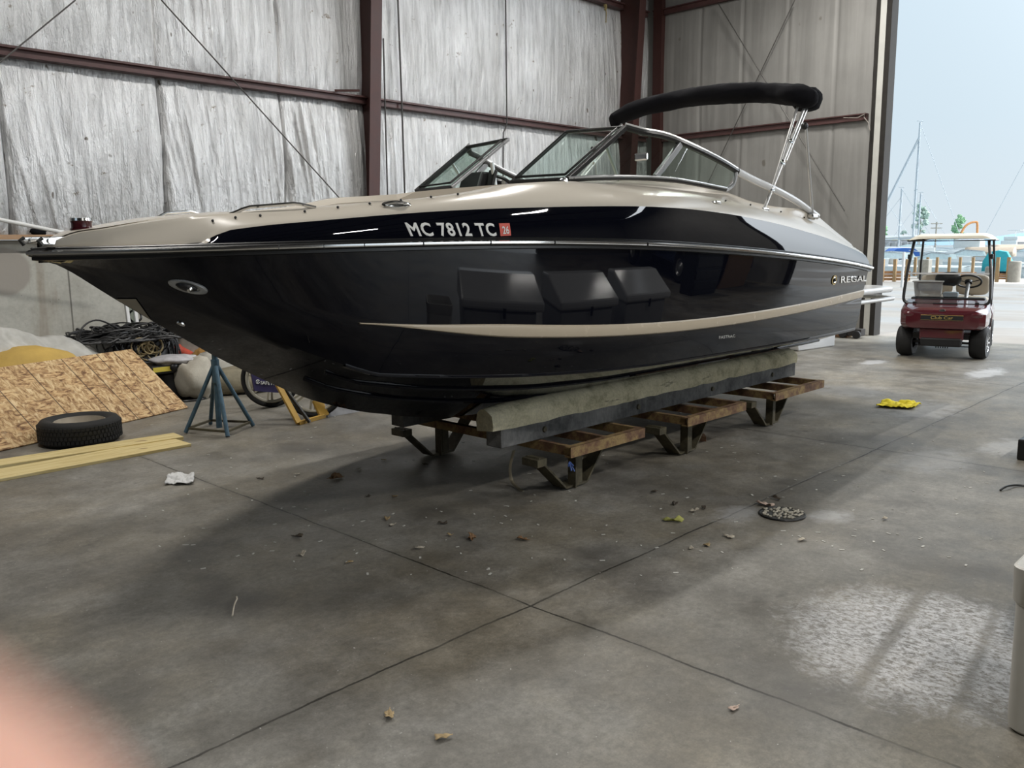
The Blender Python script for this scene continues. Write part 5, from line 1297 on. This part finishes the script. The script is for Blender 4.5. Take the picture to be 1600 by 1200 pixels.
# wheels
def wheel(x, y, rw, wd, st=0.):
    Rm = Matrix.Rotation(st, 3, 'Z'); ax = Rm @ Vector((0, 1, 0))
    tr = MB().lathe([(.105, -wd*.42), (.13, -wd*.5), (.20, -wd*.5), (rw-.012, -wd*.42), (rw, -wd*.28), (rw, wd*.28), (rw-.012, wd*.42), (.20, wd*.5), (.13, wd*.5), (.105, wd*.42)], (x, y, rw), ax, 40).build('tyre', M['tyre'], smooth=True, **L_)
    s_ = math.copysign(1, y)
    MB().lathe([(.125, s_*wd*.49), (.115, s_*wd*.44), (.09, s_*wd*.30), (.04, s_*wd*.34), (.035, s_*wd*.48), (0, s_*wd*.5)], (x, y, rw), ax, 24).build('wheel_hub', M['wheel_silver'], parent=tr, local=True, smooth=True)
    hb_ = MB()
    for k in range(8):
        a = 2*math.pi*k/8; e = ax.orthogonal().normalized(); f = ax.cross(e); d = e*math.cos(a)+f*math.sin(a)
        hb_.bar(Vector((x, y, rw))+d*.04+ax*s_*wd*.40, Vector((x, y, rw))+d*.115+ax*s_*wd*.47, .022, .014, ax)
    hb_.build('hub_vane', M['wheel_silver'], parent=tr, local=True)
for sd in (-1, 1): wheel(0, sd*.47, .225, .21, R(-8)); wheel(1.66, sd*.47, .225, .21)
# struts, roof, windscreen
for sd in (-1, 1):
    MB().tube(spl([(.02, sd*.50, .76), (.015, sd*.545, .80), (.03, sd*.555, .9), (.12, sd*.535, 1.22), (.24, sd*.48, 1.66)], 20), .021, 8).build('front_strut', M['alu_black'], smooth=True, **L_)
    MB().tube([(1.72, sd*.52, .62), (1.74, sd*.52, 1.3), (1.60, sd*.49, 1.70)], .017, 8).build('rear_strut', M['alu_black'], smooth=True, **L_)
    MB().box((.17, sd*.525, 1.43), (.05, .05, .07)).build('mirror_clamp', M['alu_black'], bevel=.01, **L_)
MB().tube([(.02, -.50, .755), (.02, .50, .755)], .018, 8).build('windscreen_rail', M['alu_black'], smooth=True, **L_)
MB().box((-.005, 0, .755), (.03, .32, .05)).build('rail_grip', M['dash_black'], bevel=.008, **L_)
for sd in (-1, 1): MB().box((-.005, sd*.40, .76), (.03, .055, .06)).build('rail_clip', M['dash_black'], bevel=.006, **L_)
ws = lambda z: .02+(z-.8)*.255 if z > .9 else .03
MB().add([(.02, -.53, .77), (.02, .53, .77), (.11, .53, 1.19), (.11, -.53, 1.19)], [(0, 1, 2, 3)]).build('windscreen_pane', glass('scuffed_clear', (.80, .81, .80)), **L_)
MB().add([(.11, -.53, 1.19), (.11, .53, 1.19), (.24, .47, 1.65), (.24, -.47, 1.65)], [(0, 1, 2, 3)]).build('windscreen_pane', M['glass_clear'], **L_)
MB().bar((.11, -.53, 1.19), (.11, .53, 1.19), .02, .022).build('windscreen_hinge', M['white_gloss'], **L_)
rf = MB().grid([[(x, y*w_, z+dz*(1-max(0, (abs(y)-.72)/.28)**1.5)) for y in np.linspace(-1, 1, 25)] for x, w_, z, dz in ((.10, .53, 1.665, .02), (.12, .555, 1.66, .06), (.20, .565, 1.66, .085), (.6, .57, 1.66, .10), (1.3, .57, 1.66, .10), (1.75, .565, 1.66, .06), (1.84, .55, 1.66, .045), (1.86, .52, 1.66, .02))])
n0 = len(rf.v); rf.add([(x, y, 1.655) for x, y in ((.11, -.55), (.11, .55), (1.85, .55), (1.85, -.55))], [(0, 1, 2, 3)])
rfo = rf.build('roof', M['roof_cream'], smooth=True, **L_)
MB().tube([(.115, -.555, 1.657), (.115, .555, 1.657), (1.85, .555, 1.657), (1.85, -.555, 1.657)], .012, 6, closed=True).build('roof_edge', M['alu_black'], parent=rfo, local=True)
# steering wheel (right of the picture), column
swc = Vector((.62, -.24, 1.06)); ax = Vector((.55, 0, .83)).normalized(); e = Vector((0, 1, 0)); f = ax.cross(e)
sw = MB().tube([swc+(e*math.cos(k)+f*math.sin(k))*.17 for k in np.linspace(0, 6.283, 33)[:-1]], .014, 8, closed=True).build('steering_wheel', M['dash_black'], smooth=True, **L_)
s_ = MB()
for k in (.3, 2.84, 4.71): s_.bar(swc-ax*.02, swc+(e*math.cos(k)+f*math.sin(k))*.17, .03, .012)
s_.lathe([(0, -.03), (.05, -.03), (.05, .01), (0, .015)], swc, ax, 16); s_.build('wheel_spoke', M['dash_black'], parent=sw, local=True)
MB().tube([swc-ax*.02, (.30, -.22, .62)], .026, 10).build('steering_column', M['alu_grey'], smooth=True, **L_)
MB().blob((.55, .02, 1.10), (.12, .17, .10), 16, 10, jit=.15, sq=.7).build('canvas_bag', M['dash_black'], smooth=True, **L_)
# plate and badge
MB().box((-.463, 0, .60), (.014, .53, .065), Matrix.Rotation(.10, 3, 'Y')).build('name_plate', M['dash_black'], parent=cw, local=True)
place_text('Club Car', lambda u, v, h: (-.474-h, .14-.28*u, .579+.042*v), .02).build('plate_lettering', M['gold'], parent=cw, local=True)
MB().tube([(-.468, a, b) for a, b in ((.265, .567), (-.265, .567), (-.265, .633), (.265, .633))], .003, 5, closed=True).build('plate_edge', M['gold'], parent=cw, local=True)
MB().lathe([(0, .014), (.05, .012), (.055, 0), (.05, -.004)], (-.44, 0, .665), (-1, 0, .3), 20).build('cowl_badge', M['chrome'], parent=cw, local=True, smooth=True)
for sd in (-1, 1): MB().blob((-.425, sd*.40, .64), (.03, .10, .045), 16, 10).build('headlamp', M['maroon'], parent=cw, local=True, smooth=True)
# storage tub and cooler carried in the cart
Gm = Matrix.Translation((gm.x, gm.y, 0)) @ Matrix.Rotation(GROT, 4, 'Z')
def incart(mb): mb.v = [tuple(Gm @ Vector(v)) for v in mb.v]; return mb
tb = thing('storage_tub', 'clear plastic tub with blue contents on the cart dash, seen through the windscreen', 'tub', Gm @ Vector((.46, .27, .835)))
incart(MB().prism([(.34, .10, .84), (.34, .44, .84), (.34, .47, 1.06), (.34, .08, 1.06)], (.22, 0, 0))).build('tub_body', M['poly'], tb, bevel=.01)
incart(MB().box((.45, .275, 1.065), (.26, .42, .02))).build('rim', M['white_matt'], tb, bevel=.006)
incart(MB().box((.45, .275, .985), (.19, .32, .13))).build('blue_contents', plain('blue_stuff', (.20, .36, .62), .6), tb, bevel=.02)
o = incart(MB().box((.44, -.03, .875), (.17, .20, .075))).build('cool_box', plain('cooler_grey', (.36, .43, .48), .5), bevel=.015); tag(o, 'small grey blue box on the cart dash beside the clear tub', 'box')
# ------------------------------------------------------------------ things at the right-hand side of the hall (they show as reflections in the hull)
M['grp_grey'] = plain('fibreglass_grey', (.42, .43, .44), .4, var=.05)
def dock_locker(x, y, rz, label):
    t = thing('storage_locker', label, 'locker', (x, y, 0), rz, 'white storage lockers along the right side')
    L, D, H_, k = 1.25, .68, .62, dict(parent=t, local=True)
    MB().prism([(-L/2, -D/2, 0), (-L/2, D/2, 0), (-L/2-.05, D/2+.03, H_), (-L/2-.05, -D/2-.03, H_)], (L+.0, 0, 0)).build('body', M['grp_grey'], bevel=.03, **k)
    MB().prism([(-L/2-.08, D/2+.07, H_-.10), (-L/2-.08, D/2+.07, H_+.01), (-L/2-.08, -D/2+.18, H_+.28), (-L/2-.08, -D/2-.05, H_+.28), (-L/2-.08, -D/2-.05, H_-.10)], (L+.16, 0, 0)).build('lid', M['white_gloss'], bevel=.035, **k)
    MB().box((.0, D/2+.08, H_-.12), (.05, .02, .12)).build('latch', M['dash_black'], bevel=.006, **k)
    return t
dock_locker(4.35, .15, .06, 'white fibreglass storage locker, nearest of three along the right side')
dock_locker(6.05, .1, -.05, 'white fibreglass storage locker, middle of three along the right side')
dock_locker(7.8, .0, .04, 'white fibreglass storage locker, farthest of three along the right side')
cb = MB().box((13.9, -1.35, .95), (1.15, .03, 1.9), Matrix.Rotation(-.12, 3, 'X')).build('cardboard_sheet', plain('cardboard', (.28, .17, .10), .8, var=.15), bevel=.004); tag(cb, 'tall brown cardboard sheet standing at the right of the hall', 'cardboard')
tc_ = thing('tool_chest', 'black tool chest with yellow tools standing right of the lockers', 'chest', (12.3, -1.4, 0))
MB().box((12.3, -1.4, .55), (.9, .5, 1.1)).build('body', M['dash_black'], tc_, bevel=.02)
for k in range(4): MB().box((12.3, -1.145, .22+.25*k), (.8, .02, .2)).build('drawer', M['alu_black'], tc_, bevel=.01)
tag(MB().box((12.35, -1.4, 1.2), (.34, .25, .2)).build('power_tool_case', plain('tool_yellow', (.5, .34, .03), .5), bevel=.03), 'yellow tool case on top of the black chest', 'case')
# dark blue pickup parked by the right jamb
M['truck_blue'] = plain('truck_blue', (.02, .035, .09), .15, var=.05, Coat_Weight=.7)
tk = thing('pickup_truck', 'dark blue pickup truck parked inside at the right of the door', 'truck', (14.2, -4.2, 0), R(96)); k = dict(parent=tk, local=True)
side_ = [(-2.6, .45), (-2.6, 1.02), (-.75, 1.05), (-.6, 1.72), (.55, 1.74), (1.15, 1.15), (2.35, 1.02), (2.6, .85), (2.6, .42)]
MB().prism([(x, -.92, z) for x, z in side_], (0, 1.84, 0)).build('body', M['truck_blue'], bevel=.06, **k)
for sd in (-1, 1):
    MB().prism([(x, sd*.925, z) for x, z in ((-.52, 1.1), (-.42, 1.62), (.10, 1.64), (.10, 1.1))], (0, sd*.01, 0)).build('side_window', M['dash_black'], **k)
    MB().prism([(x, sd*.925, z) for x, z in ((.16, 1.1), (.16, 1.64), (.50, 1.64), (.98, 1.12))], (0, sd*.01, 0)).build('side_window', M['dash_black'], **k)
    for x in (-1.7, 1.65):
        w_ = MB().lathe([(.2, -.12), (.33, -.13), (.39, -.09), (.39, .09), (.33, .13), (.2, .12)], (x, sd*.86, .39), (0, 1, 0), 30).build('wheel', M['tyre'], smooth=True, **k)
        MB().lathe([(.21, sd*.10), (.15, sd*.05), (.05, sd*.12), (0, sd*.12)], (x, sd*.86, .39), (0, 1, 0), 20).build('hub', M['wheel_silver'], parent=w_, local=True, smooth=True)
# ------------------------------------------------------------------ the marina
def far(px, py, D): return at_d(px, py, D)
M['boat_white'] = plain('boat_white', (.74, .74, .72), .3, var=.03); M['teal_canvas'] = plain('teal_canvas', (.05, .42, .46), .8, var=.1); M['blue_canvas'] = plain('blue_canvas', (.04, .13, .42), .8, var=.1); M['aqua_glass'] = plain('aqua_glass', (.68, .77, .77), .1); M['orange_canvas'] = plain('orange_canvas', (.62, .28, .10), .8, var=.1); M['tan_canvas'] = plain('tan_canvas', (.60, .46, .34), .8, var=.1); M['mast_grey'] = plain('mast_grey', (.50, .53, .55), .5, 0)
M['post_wood'] = plain('post_wood', (.40, .26, .13), .8, var=.2); M['deck_wood'] = plain('deck_wood', (.46, .24, .11), .8, var=.2); M['post_grey'] = plain('post_grey', (.36, .33, .28), .8, var=.2)
struct(MB().box((41.3, 20, -.35), (8.0, 90, .5)).build('dock', plain('dock_planks', (.52, .46, .40), .8, var=.1)), 'weathered plank dock along the harbour edge', 'dock')
def cruiser(label, px, D, L, head, zc=.75, canvas=None, canvas_h=1.0, fly=False, cat='boat', zw=-1.1):
    """white cabin cruiser; local x points to its bow"""
    o = far(px, 380, D); t = thing('cabin_cruiser', label, cat, (o.x, o.y, zw), head); k = dict(parent=t, local=True); B = L*.17; H_ = zc-zw
    P_ = []
    for i in range(25):
        u_ = i/24; x = L*(u_-.5); hw = B*(1-max(0, (u_-.45)/.55)**2.2)**.8+.02; sh = H_*(1+.22*u_**2); fl = hw*(.82-.35*max(0, u_-.5))
        P_.append([(x, -hw, sh), (x, -hw*.98, sh-.12), (x, -fl, .1), (x, 0, -.3+.5*max(0, u_-.7)), (x, fl, .1), (x, hw*.98, sh-.12), (x, hw, sh)])
    mb = MB().grid(P_); mb.f.append(tuple(range(7))); mb.m.append(0); mb.build('hull', M['boat_white'], smooth=True, angle=40, **k)
    MB().grid([[(r[0][0], r[0][1]*.96, r[0][2]-.02), (r[0][0], 0, r[0][2]+.05), (r[6][0], r[6][1]*.96, r[6][2]-.02)] for r in P_]).build('deck', M['boat_white'], smooth=True, **k)
    MB().tube([(r[0][0], r[0][1]*1.005, r[0][2]-.10) for r in P_], .035, 6).build('rub_rail', M['blue_canvas'] if canvas == 'blue_canvas' else M['alu_grey'], **k)
    w_ = B*.74
    c = MB().grid([[(x, y*w_*s, H_+z) for y, z in ((-1, .02), (-.9, h*.9), (-.5, h), (.5, h), (.9, h*.9), (1, .02))] for x, h, s in ((-L*.05, .5, 1), (L*.08, .52, 1), (L*.22, .45, .85), (L*.38, .12, .45))]); c.build('cabin', M['boat_white'], smooth=True, angle=40, **k)
    MB().add([(L*.12, -w_*.8, H_+.5), (L*.12, w_*.8, H_+.5), (-L*.0, w_*.78, H_+.86), (-L*.0, -w_*.78, H_+.86)], [(0, 1, 2, 3)]).build('windscreen', M['aqua_glass'], **k)
    for sd in (-1, 1):
        MB().add([(L*.12, sd*w_*.8, H_+.5), (-L*.0, sd*w_*.78, H_+.86), (-L*.14, sd*w_*.9, H_+.76), (-L*.16, sd*w_*.95, H_+.45)], [(0, 1, 2, 3)]).build('side_glass', M['aqua_glass'], **k)
        MB().tube([(L*.12, sd*w_*.8, H_+.5), (-L*.0, sd*w_*.78, H_+.86), (-L*.14, sd*w_*.9, H_+.76)], .025, 6).build('glass_frame', M['alu_grey'], **k)
        MB().tube([(L*.10, sd*B*.93, H_+.55), (L*.3, sd*B*.72, H_+.68), (L*.46, sd*B*.2, H_+.85)], .018, 6).build('bow_rail', M['mast_grey'], **k)
        for q in range(3): MB().box((-L*(.02+.09*q)+L*.3, sd*w_*(.9-.12*(2-q)), H_+.22), (.4, .02, .14)).build('port_light', M['alu_black'], **k)
    if canvas:
        h0 = H_+.5; c = MB().grid([[(x, y*B*.92, h0+z*canvas_h) for y, z in ((-1, -.3), (-.96, .35), (-.6, .95), (0, 1.05), (.6, .95), (.96, .35), (1, -.3))] for x in np.linspace(-L*.48, -L*.02, 8)])
        c.f += [tuple(range(7))]; c.m += [0]
        o_ = c.build('canvas_cover', M[canvas], smooth=True, angle=40, **k); s_ = o_.modifiers.new('thickness', 'SOLIDIFY'); s_.thickness = .02
    if fly:
        MB().box((-L*.12, 0, H_+1.0), (L*.4, w_*1.8, .9)).build('saloon', M['boat_white'], bevel=.1, **k)
        for sd in (-1, 1): MB().box((-L*.12, sd*w_*.91, H_+1.1), (L*.34, .03, .38)).build('saloon_window', M['alu_black'], **k)
        MB().box((-L*.14, 0, H_+1.7), (L*.34, w_*1.6, .5)).build('flybridge', M['boat_white'], bevel=.1, **k)
        MB().tube([(-L*.28, -w_*.7, H_+1.9), (-L*.28, -w_*.7, H_+2.7), (-L*.28, w_*.7, H_+2.7), (-L*.28, w_*.7, H_+1.9)], .05, 6).build('radar_arch', M['boat_white'], **k)
        MB().box((-L*.16, 0, H_+2.75), (L*.24, w_*1.5, .06)).build('hardtop', M['boat_white'], bevel=.02, **k)
    return t
A0 = YAW-math.atan((1480-800)/FPX)             # bearing of the middle of the opening
hd = lambda d: A0+R(d)
cruiser('white cruiser with raked windscreen moored left of the cart behind the left railing', 1386, 49, 8.5, hd(78), .25)
cruiser('white cruiser under a blue canvas cover behind the leftmost moored cruiser', 1401, 67, 6.5, hd(15), .2, 'blue_canvas', .45)
cruiser('white cruiser with tan canvas seen through the upper windscreen of the cart', 1508, 61, 6.5, hd(80), .2, 'tan_canvas', .5)
cruiser('low white runabout seen through the cart windscreen beside the dock posts', 1460, 53, 7.5, hd(80), .1)
cruiser('white cruiser with low pale hull just right of the cart pillar', 1510, 57, 7.5, hd(85), .2)
cruiser('white cruiser with a big teal canvas cockpit cover right of the cart', 1563, 46.5, 4.4, hd(-5), -.2, 'teal_canvas', .8)
cruiser('white cruiser under a royal blue canvas at the right edge', 1612, 66, 8, hd(80), .3, 'blue_canvas', .6)
cruiser('white open boat with bow toward the dock at the right edge', 1650, 49, 7.0, hd(190), .1)
cruiser('white flybridge yacht far behind the teal covered cruiser', 1580, 112, 9, hd(150), .2, None, 1, True)
cruiser('white flybridge yacht moored far left behind the blue covered cruiser', 1420, 98, 12, hd(85), .5, None, 1, False)
cruiser('second white flybridge yacht at the far right edge', 1614, 126, 10, hd(150), .3, None, 1, True)
cruiser('white cruiser moored beyond the right part of the cart roof', 1545, 71.5, 9, hd(95), .3, 'tan_canvas', .5)
# orange folded canopy on a boat behind the cart roof
ob = thing('canopy_boat', 'white boat with an orange arched canopy above the cart roof', 'boat', far(1515, 378, 76)); ob.location.z = -1.1
c0 = far(1515, 372, 76)
MB().blob((c0.x, c0.y, -.2), (2.0, 2.0, 1.3), 20, 10, sq=.7).build('hull', M['boat_white'], ob, smooth=True)
MB().box((c0.x, c0.y, 1.35), (1.6, 2.2, .9)).build('cabin', M['boat_white'], ob, bevel=.15)
MB().tube(spl([far(1502, 364, 76), far(1508, 354, 76), far(1516, 348.5, 76), (far(1525, 347, 76)), far(1527, 350, 76), far(1527, 364, 76)], 30), .10, 8).build('canopy', M['orange_canvas'], ob, smooth=True)
MB().tube([far(1502, 364, 76), far(1502, 372, 76)], .04, 6).build('canopy_pole', M['mast_grey'], ob)
# sailing boats
def sailboat(label, px, D, top_py, L, head, furl=None, spread=(), stays=()):
    o = far(px, 380, D); t = thing('sailing_boat', label, 'sailboat', (o.x, o.y, -1.1), head); k = dict(parent=t, local=True)
    P_ = []
    for i in range(17):
        u_ = i/16; hw = L*.14*math.sin(math.pi*(.18+.82*u_))**.7 if u_ < 1 else .01
        hw = max(hw, .02); P_.append([(L*(u_-.5), -hw, 1.7), (L*(u_-.5), -hw*.7, .3), (L*(u_-.5), 0, 0), (L*(u_-.5), hw*.7, .3), (L*(u_-.5), hw, 1.7)])
    MB().grid(P_).build('hull', M['boat_white'], smooth=True, **k)
    MB().prism([(r[0][0], r[0][1], 1.68) for r in P_]+[(r[4][0], r[4][1], 1.68) for r in reversed(P_)], (0, 0, .04)).build('deck', M['boat_white'], **k)
    MB().box((0, 0, 1.95), (L*.4, L*.14, .5)).build('coachroof', M['boat_white'], bevel=.1, **k)
    zt = at_x(px, top_py, o.x).z
    d_ = ray(px, top_py); zt = (EYE+d_*(Vector((o.x, o.y, 0)).length/Vector((d_.x, d_.y, 0)).length)).z+1.1
    MB().tube([(0, 0, 1.7), (0, 0, zt)], .09, 8).build('mast', M['mast_grey'], smooth=True, **k)
    MB().tube([(0, 0, 3.0), (-L*.38, 0, 3.1)], .09, 8).build('boom', M['mast_grey'], smooth=True, **k)
    MB().tube([(-.1, 0, 3.2), (-L*.36, 0, 3.3)], .10, 8).build('sail_cover', M['boat_white'], smooth=True, **k)
    for s in spread: MB().tube([(0, -.75, zt*s), (0, .75, zt*s)], .035, 6).build('spreader', M['mast_grey'], **k)
    MB().tube([(0, 0, zt*.9), (L*.47, 0, 1.8)], .11 if furl else .02, 8).build('forestay', M['mast_grey'], **k)
    MB().tube([(0, 0, zt), (-L*.49, 0, 1.8)], .025, 5).build('backstay', M['mast_grey'], **k)
    for sd in (-1, 1): MB().tube([(0, 0, zt*.93), (0, sd*.78, zt*.6), (0, sd*L*.13, 1.75)], .012, 5).build('shroud', M['mast_grey'], **k)
    MB().tube([(-.25, 0, zt+.1), (.3, 0, zt+.15)], .03, 5).build('masthead_vane', M['mast_grey'], **k)
sailboat('tallest sailing boat mast with a thick furled forestay left above the cart', 1426, 82, 192, 9.5, hd(102), True, (.55, .32))
sailboat('sailing boat with a shorter grey mast left of the tallest mast', 1404, 87, 295, 8, hd(80), False, (.55,))
sailboat('sailing boat with a short mast just right of the tallest mast', 1434, 104, 302, 8, hd(95), False, (.5, .7))
sailboat('sailing boat with a thin white mast nearest the door post', 1379, 92, 313, 7.5, hd(95), False, (.6,))
sailboat('sailing boat at the right edge with a sloping furled forestay', 1612, 82, 180, 10, hd(100), False, (.5,))
# railings, piling, pedestal
def railing(label, posts, top, base, x_l, x_r, b0, b1, mat='post_wood', r=.075):
    a, b = at_z(x_l, base), at_z(x_r, base); t = thing('dock_railing', label, 'railing', (a+b)/2, 0, 'wooden dock railings outside')
    for px in posts:
        p = at_z(px, base); zt = at_x(px, top, p.x).z
        MB().box((p.x, p.y, zt/2), (r*1.6, r*1.6, zt)).build('post', M[mat], t)
    for pa_, pb_ in ((b0, b1),):
        z0, z1 = at_x((x_l+x_r)/2, pb_, (a.x+b.x)/2).z, at_x((x_l+x_r)/2, pa_, (a.x+b.x)/2).z; z0 = max(z0, .02)
        n_ = 3; hh = (z1-z0)/n_
        for i in range(n_): MB().bar((a.x+.12, a.y, z0+hh*(i+.5)), (b.x+.12, b.y, z0+hh*(i+.5)), .06, hh*.8, (0, 0, 1)).build('board', M['deck_wood'], t)
railing('wooden dock railing between the door post and the cart', (1360, 1378, 1397, 1416), 405, 440, 1345, 1420, 423, 439)
railing('wooden dock railing seen through the cart windscreen', (1429, 1448, 1463, 1482, 1499, 1519), 402, 431, 1424, 1524, 425, 431, r=.07)
railing('short wooden dock railing just right of the cart', (1557, 1574), 402, 441, 1548, 1576, 427, 437)
p = at_z(1545, 442); zt = at_x(1545, 416, p.x).z
tag(MB().lathe([(0, 0), (.18, 0), (.17, zt*.9), (.12, zt), (0, zt)], p, n=14).build('dock_post', M['post_grey'], smooth=True), 'short pale dock post right against the cart pillar', 'post')
p = at_z(1583, 441); zt = at_x(1583, 408, p.x).z
tag(MB().lathe([(0, 0), (.25, 0), (.25, zt*.97), (.22, zt), (0, zt)], p, n=16).build('dock_piling', M['post_grey'], smooth=True), 'thick grey wooden piling near the right edge outside', 'piling')
p = at_z(1409, 449); zt = at_x(1414, 394, p.x).z
tag(MB().tube([p, p+Vector((0, 0, zt))], .05, 8).build('sign_pole', M['white_matt'], smooth=True), 'thin pale pole on the yard left of the cart', 'pole')
p = at_z(1444, 432); tag(MB().box((p.x, p.y, .36), (.5, .5, .9)).build('power_pedestal', M['post_grey'], bevel=.05), 'grey power pedestal seen through the left of the cart windscreen', 'pedestal')
# far shore
a, b = far(1340, 377, 170), far(1424, 377, 170)
yb = thing('yellow_building', 'long low yellow building on the far shore at the left', 'building', ((a.x+b.x)/2, (a.y+b.y)/2, -1))
dv = (b-a).normalized(); dv.z = 0
def seg(z0, z1, name, mat, off=0., parent=None):
    return MB().prism([(a.x-off*.3, a.y-off, z0), (b.x-off*.3, b.y-off, z0), (b.x-off*.3, b.y-off, z1), (a.x-off*.3, a.y-off, z1)], (6, 2, 0)).build(name, M[mat], parent or yb)
M['bld_yellow'] = plain('bld_yellow', (.72, .55, .16), .8, var=.05); M['bld_grey'] = plain('bld_grey', (.46, .47, .50), .8, var=.1)
seg(-1, far(1400, 375, 170).z, 'wall', 'bld_grey'); seg(far(1400, 375, 170).z, far(1400, 369.5, 170).z, 'fascia', 'bld_yellow', .2); seg(far(1400, 369.5, 170).z, far(1400, 367.5, 170).z, 'roof', 'boat_white', .3)
for i in range(9):
    p = a+(b-a)*((i+.5)/9); MB().box((p.x-.8, p.y-.4, 1.0), (.8, 2.0, 1.0)).build('window', M['alu_grey'], yb)
def tree(label, px, py0, py1, D, wpx, mat, seed, n=26):
    o = far(px, py1, D); zt = far(px, py0, D).z; w_ = wpx*D/FPX/2; t = thing('shore_tree', label, 'tree', (o.x, o.y, -1)); rnd = random.Random(seed)
    tr = MB().tube([(o.x, o.y, -1), (o.x, o.y, zt*.75)], [.35, .12], 6)
    cr_ = MB()
    for k in range(n):
        u_ = rnd.random(); z = zt*(.32+.66*u_); r = w_*(1.05-.55*abs(u_-.4)*1.4); a_ = rnd.uniform(0, 6.28); rr_ = r*rnd.random()**.5*.8
        s = w_*rnd.uniform(.22, .42); c = (o.x+rr_*math.cos(a_), o.y+rr_*math.sin(a_), z); cr_.blob(c, (s, s, s*.8), 10, 7, jit=.7, seed=seed*50+k)
        if k % 3 == 0: tr.tube([(o.x, o.y, zt*.3), c], [.14, .04], 5)
    tr.build('trunk', M['post_grey'], t); cr_.build('foliage', M[mat], t, smooth=False)
M['leaf_a'] = plain('leaf_a', (.26, .44, .24), .9, var=.3, scale=2); M['leaf_b'] = plain('leaf_b', (.42, .50, .42), .9, var=.2, scale=2)  # distance haze put into the foliage colours as paler greens
tree('round green tree on the far shore above the cart roof', 1495, 337, 372, 190, 22, 'leaf_a', 1, 40)
tree('small green tree on the far shore next to the door post', 1377, 353, 374, 190, 20, 'leaf_a', 2)
tree('thin tall pale tree on the far shore behind the tallest mast', 1436, 318, 374, 210, 26, 'leaf_b', 3, 18)
tree('small dark shrub like tree at the far shore left of the tall pale tree', 1411, 360, 374, 210, 14, 'leaf_b', 4, 10)
p = far(1462, 372, 160); up_ = thing('utility_pole', 'utility pole with two crossarms far behind the cart', 'pole', (p.x, p.y, -1)); zt = far(1462, 347, 160).z
MB().tube([(p.x, p.y, -1), (p.x, p.y, zt)], .14, 6).build('pole', M['post_grey'], up_)
for z in (zt-.3, zt-1.1): MB().tube([(p.x-.6, p.y+.8, z), (p.x+.6, p.y-.8, z)], .1, 6).build('crossarm', M['post_grey'], up_)
Pn = []
for i in range(80):
    t = i/79; an = YAW-math.atan((900-800+t*1400)/FPX); x, y = 900*math.cos(an), 900*math.sin(an)
    h = 1.65+ (5.5+6.5*max(0, noise.noise(Vector((t*6, 1, 0)))+.35)+2.0*noise.noise(Vector((t*30, 2, 0)))) * (.35+.9*ss((t-.45)/.08))
    Pn.append([(x, y, -2), (x+60*math.cos(an), y+60*math.sin(an), h), (x+300*math.cos(an), y+300*math.sin(an), h*.6)])
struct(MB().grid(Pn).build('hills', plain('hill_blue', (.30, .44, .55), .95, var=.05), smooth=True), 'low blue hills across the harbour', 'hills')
p0_ = far(1340, 376, 150); p1_ = far(1640, 376, 150)
struct(MB().prism([(p0_.x, p0_.y, -1.4), (p1_.x, p1_.y, -1.4), (p1_.x, p1_.y, -.4), (p0_.x, p0_.y, -.4)], (30, 10, 0)).build('ground', plain('shore', (.42, .42, .40), .9)), 'far shore of the harbour', 'shore')

# ------------------------------------------------------------------ the photographer's own hand, index fingertip beside the lens
def cam_pt(x, y, z): return EYE+RT*x+UP*y-FW*z
J = {}; E_ = []; RAD = []; V_ = []
def jv(p, r): V_.append(cam_pt(*p)); RAD.append(r); return len(V_)-1
palm = jv((-.105, -.085, .035), .026); wrist = jv((-.150, -.150, .060), .024); arm = jv((-.205, -.235, .095), .029)
E_ += [(palm, wrist), (wrist, arm)]
def finger(pts, rs, root=palm):
    prev = root
    for p, r in zip(pts, rs): k = jv(p, r); E_.append((prev, k)); prev = k
finger([(-.085, -.048, .012), (-.060, -.013, -.008), (-.0378, -.0038, -.020), (-.0189, -.0153, -.0240), (-.0123, -.0204, -.0244)], [.0115, .0095, .0088, .0083, .0076])
finger([(-.100, -.042, .030), (-.088, .000, .022), (-.073, .016, .028), (-.062, .014, .040)], [.012, .0095, .0088, .008])
finger([(-.120, -.050, .045), (-.112, -.008, .042), (-.096, .008, .050), (-.086, .004, .060)], [.0115, .0092, .0085, .0078])
finger([(-.136, -.066, .055), (-.132, -.032, .058), (-.120, -.018, .066), (-.112, -.020, .074)], [.0105, .0085, .0078, .007])
finger([(-.086, -.104, .020), (-.060, -.100, .008), (-.040, -.088, .010)], [.015, .0115, .0095])
me = bpy.data.meshes.new('hand'); me.from_pydata([tuple(v-V_[0]) for v in V_], E_, [])
hand = bpy.data.objects.new('hand', me); COL.objects.link(hand); hand.location = V_[0]
md = hand.modifiers.new('skin', 'SKIN'); md.use_smooth_shade = True
for i, sv in enumerate(me.skin_vertices[0].data): sv.radius = (RAD[i], RAD[i]*.92); sv.use_root = (i == 0)
s2_ = hand.modifiers.new('subdivision', 'SUBSURF'); s2_.levels = 2; s2_.render_levels = 2
sk = Mat('skin'); sk.set(sk.ramp(sk.noise(90, 4, .6), [(.3, (.62, .34, .26)), (.7, (.70, .41, .32))]), .5, 0, Subsurface_Weight=.2, Subsurface_Scale=.004); me.materials.append(sk.m)
tag(hand, 'hand close to the lens, its blurred pink fingertip in the lower left corner', 'hand')
nail = MB(); nc = cam_pt(-.0125, -.0190, -.0318)
nail.blob(nc, (.004, .005, .002), 12, 8); o = nail.build('fingernail', plain('nail_pink', (.70, .42, .36), .25), hand, smooth=True)
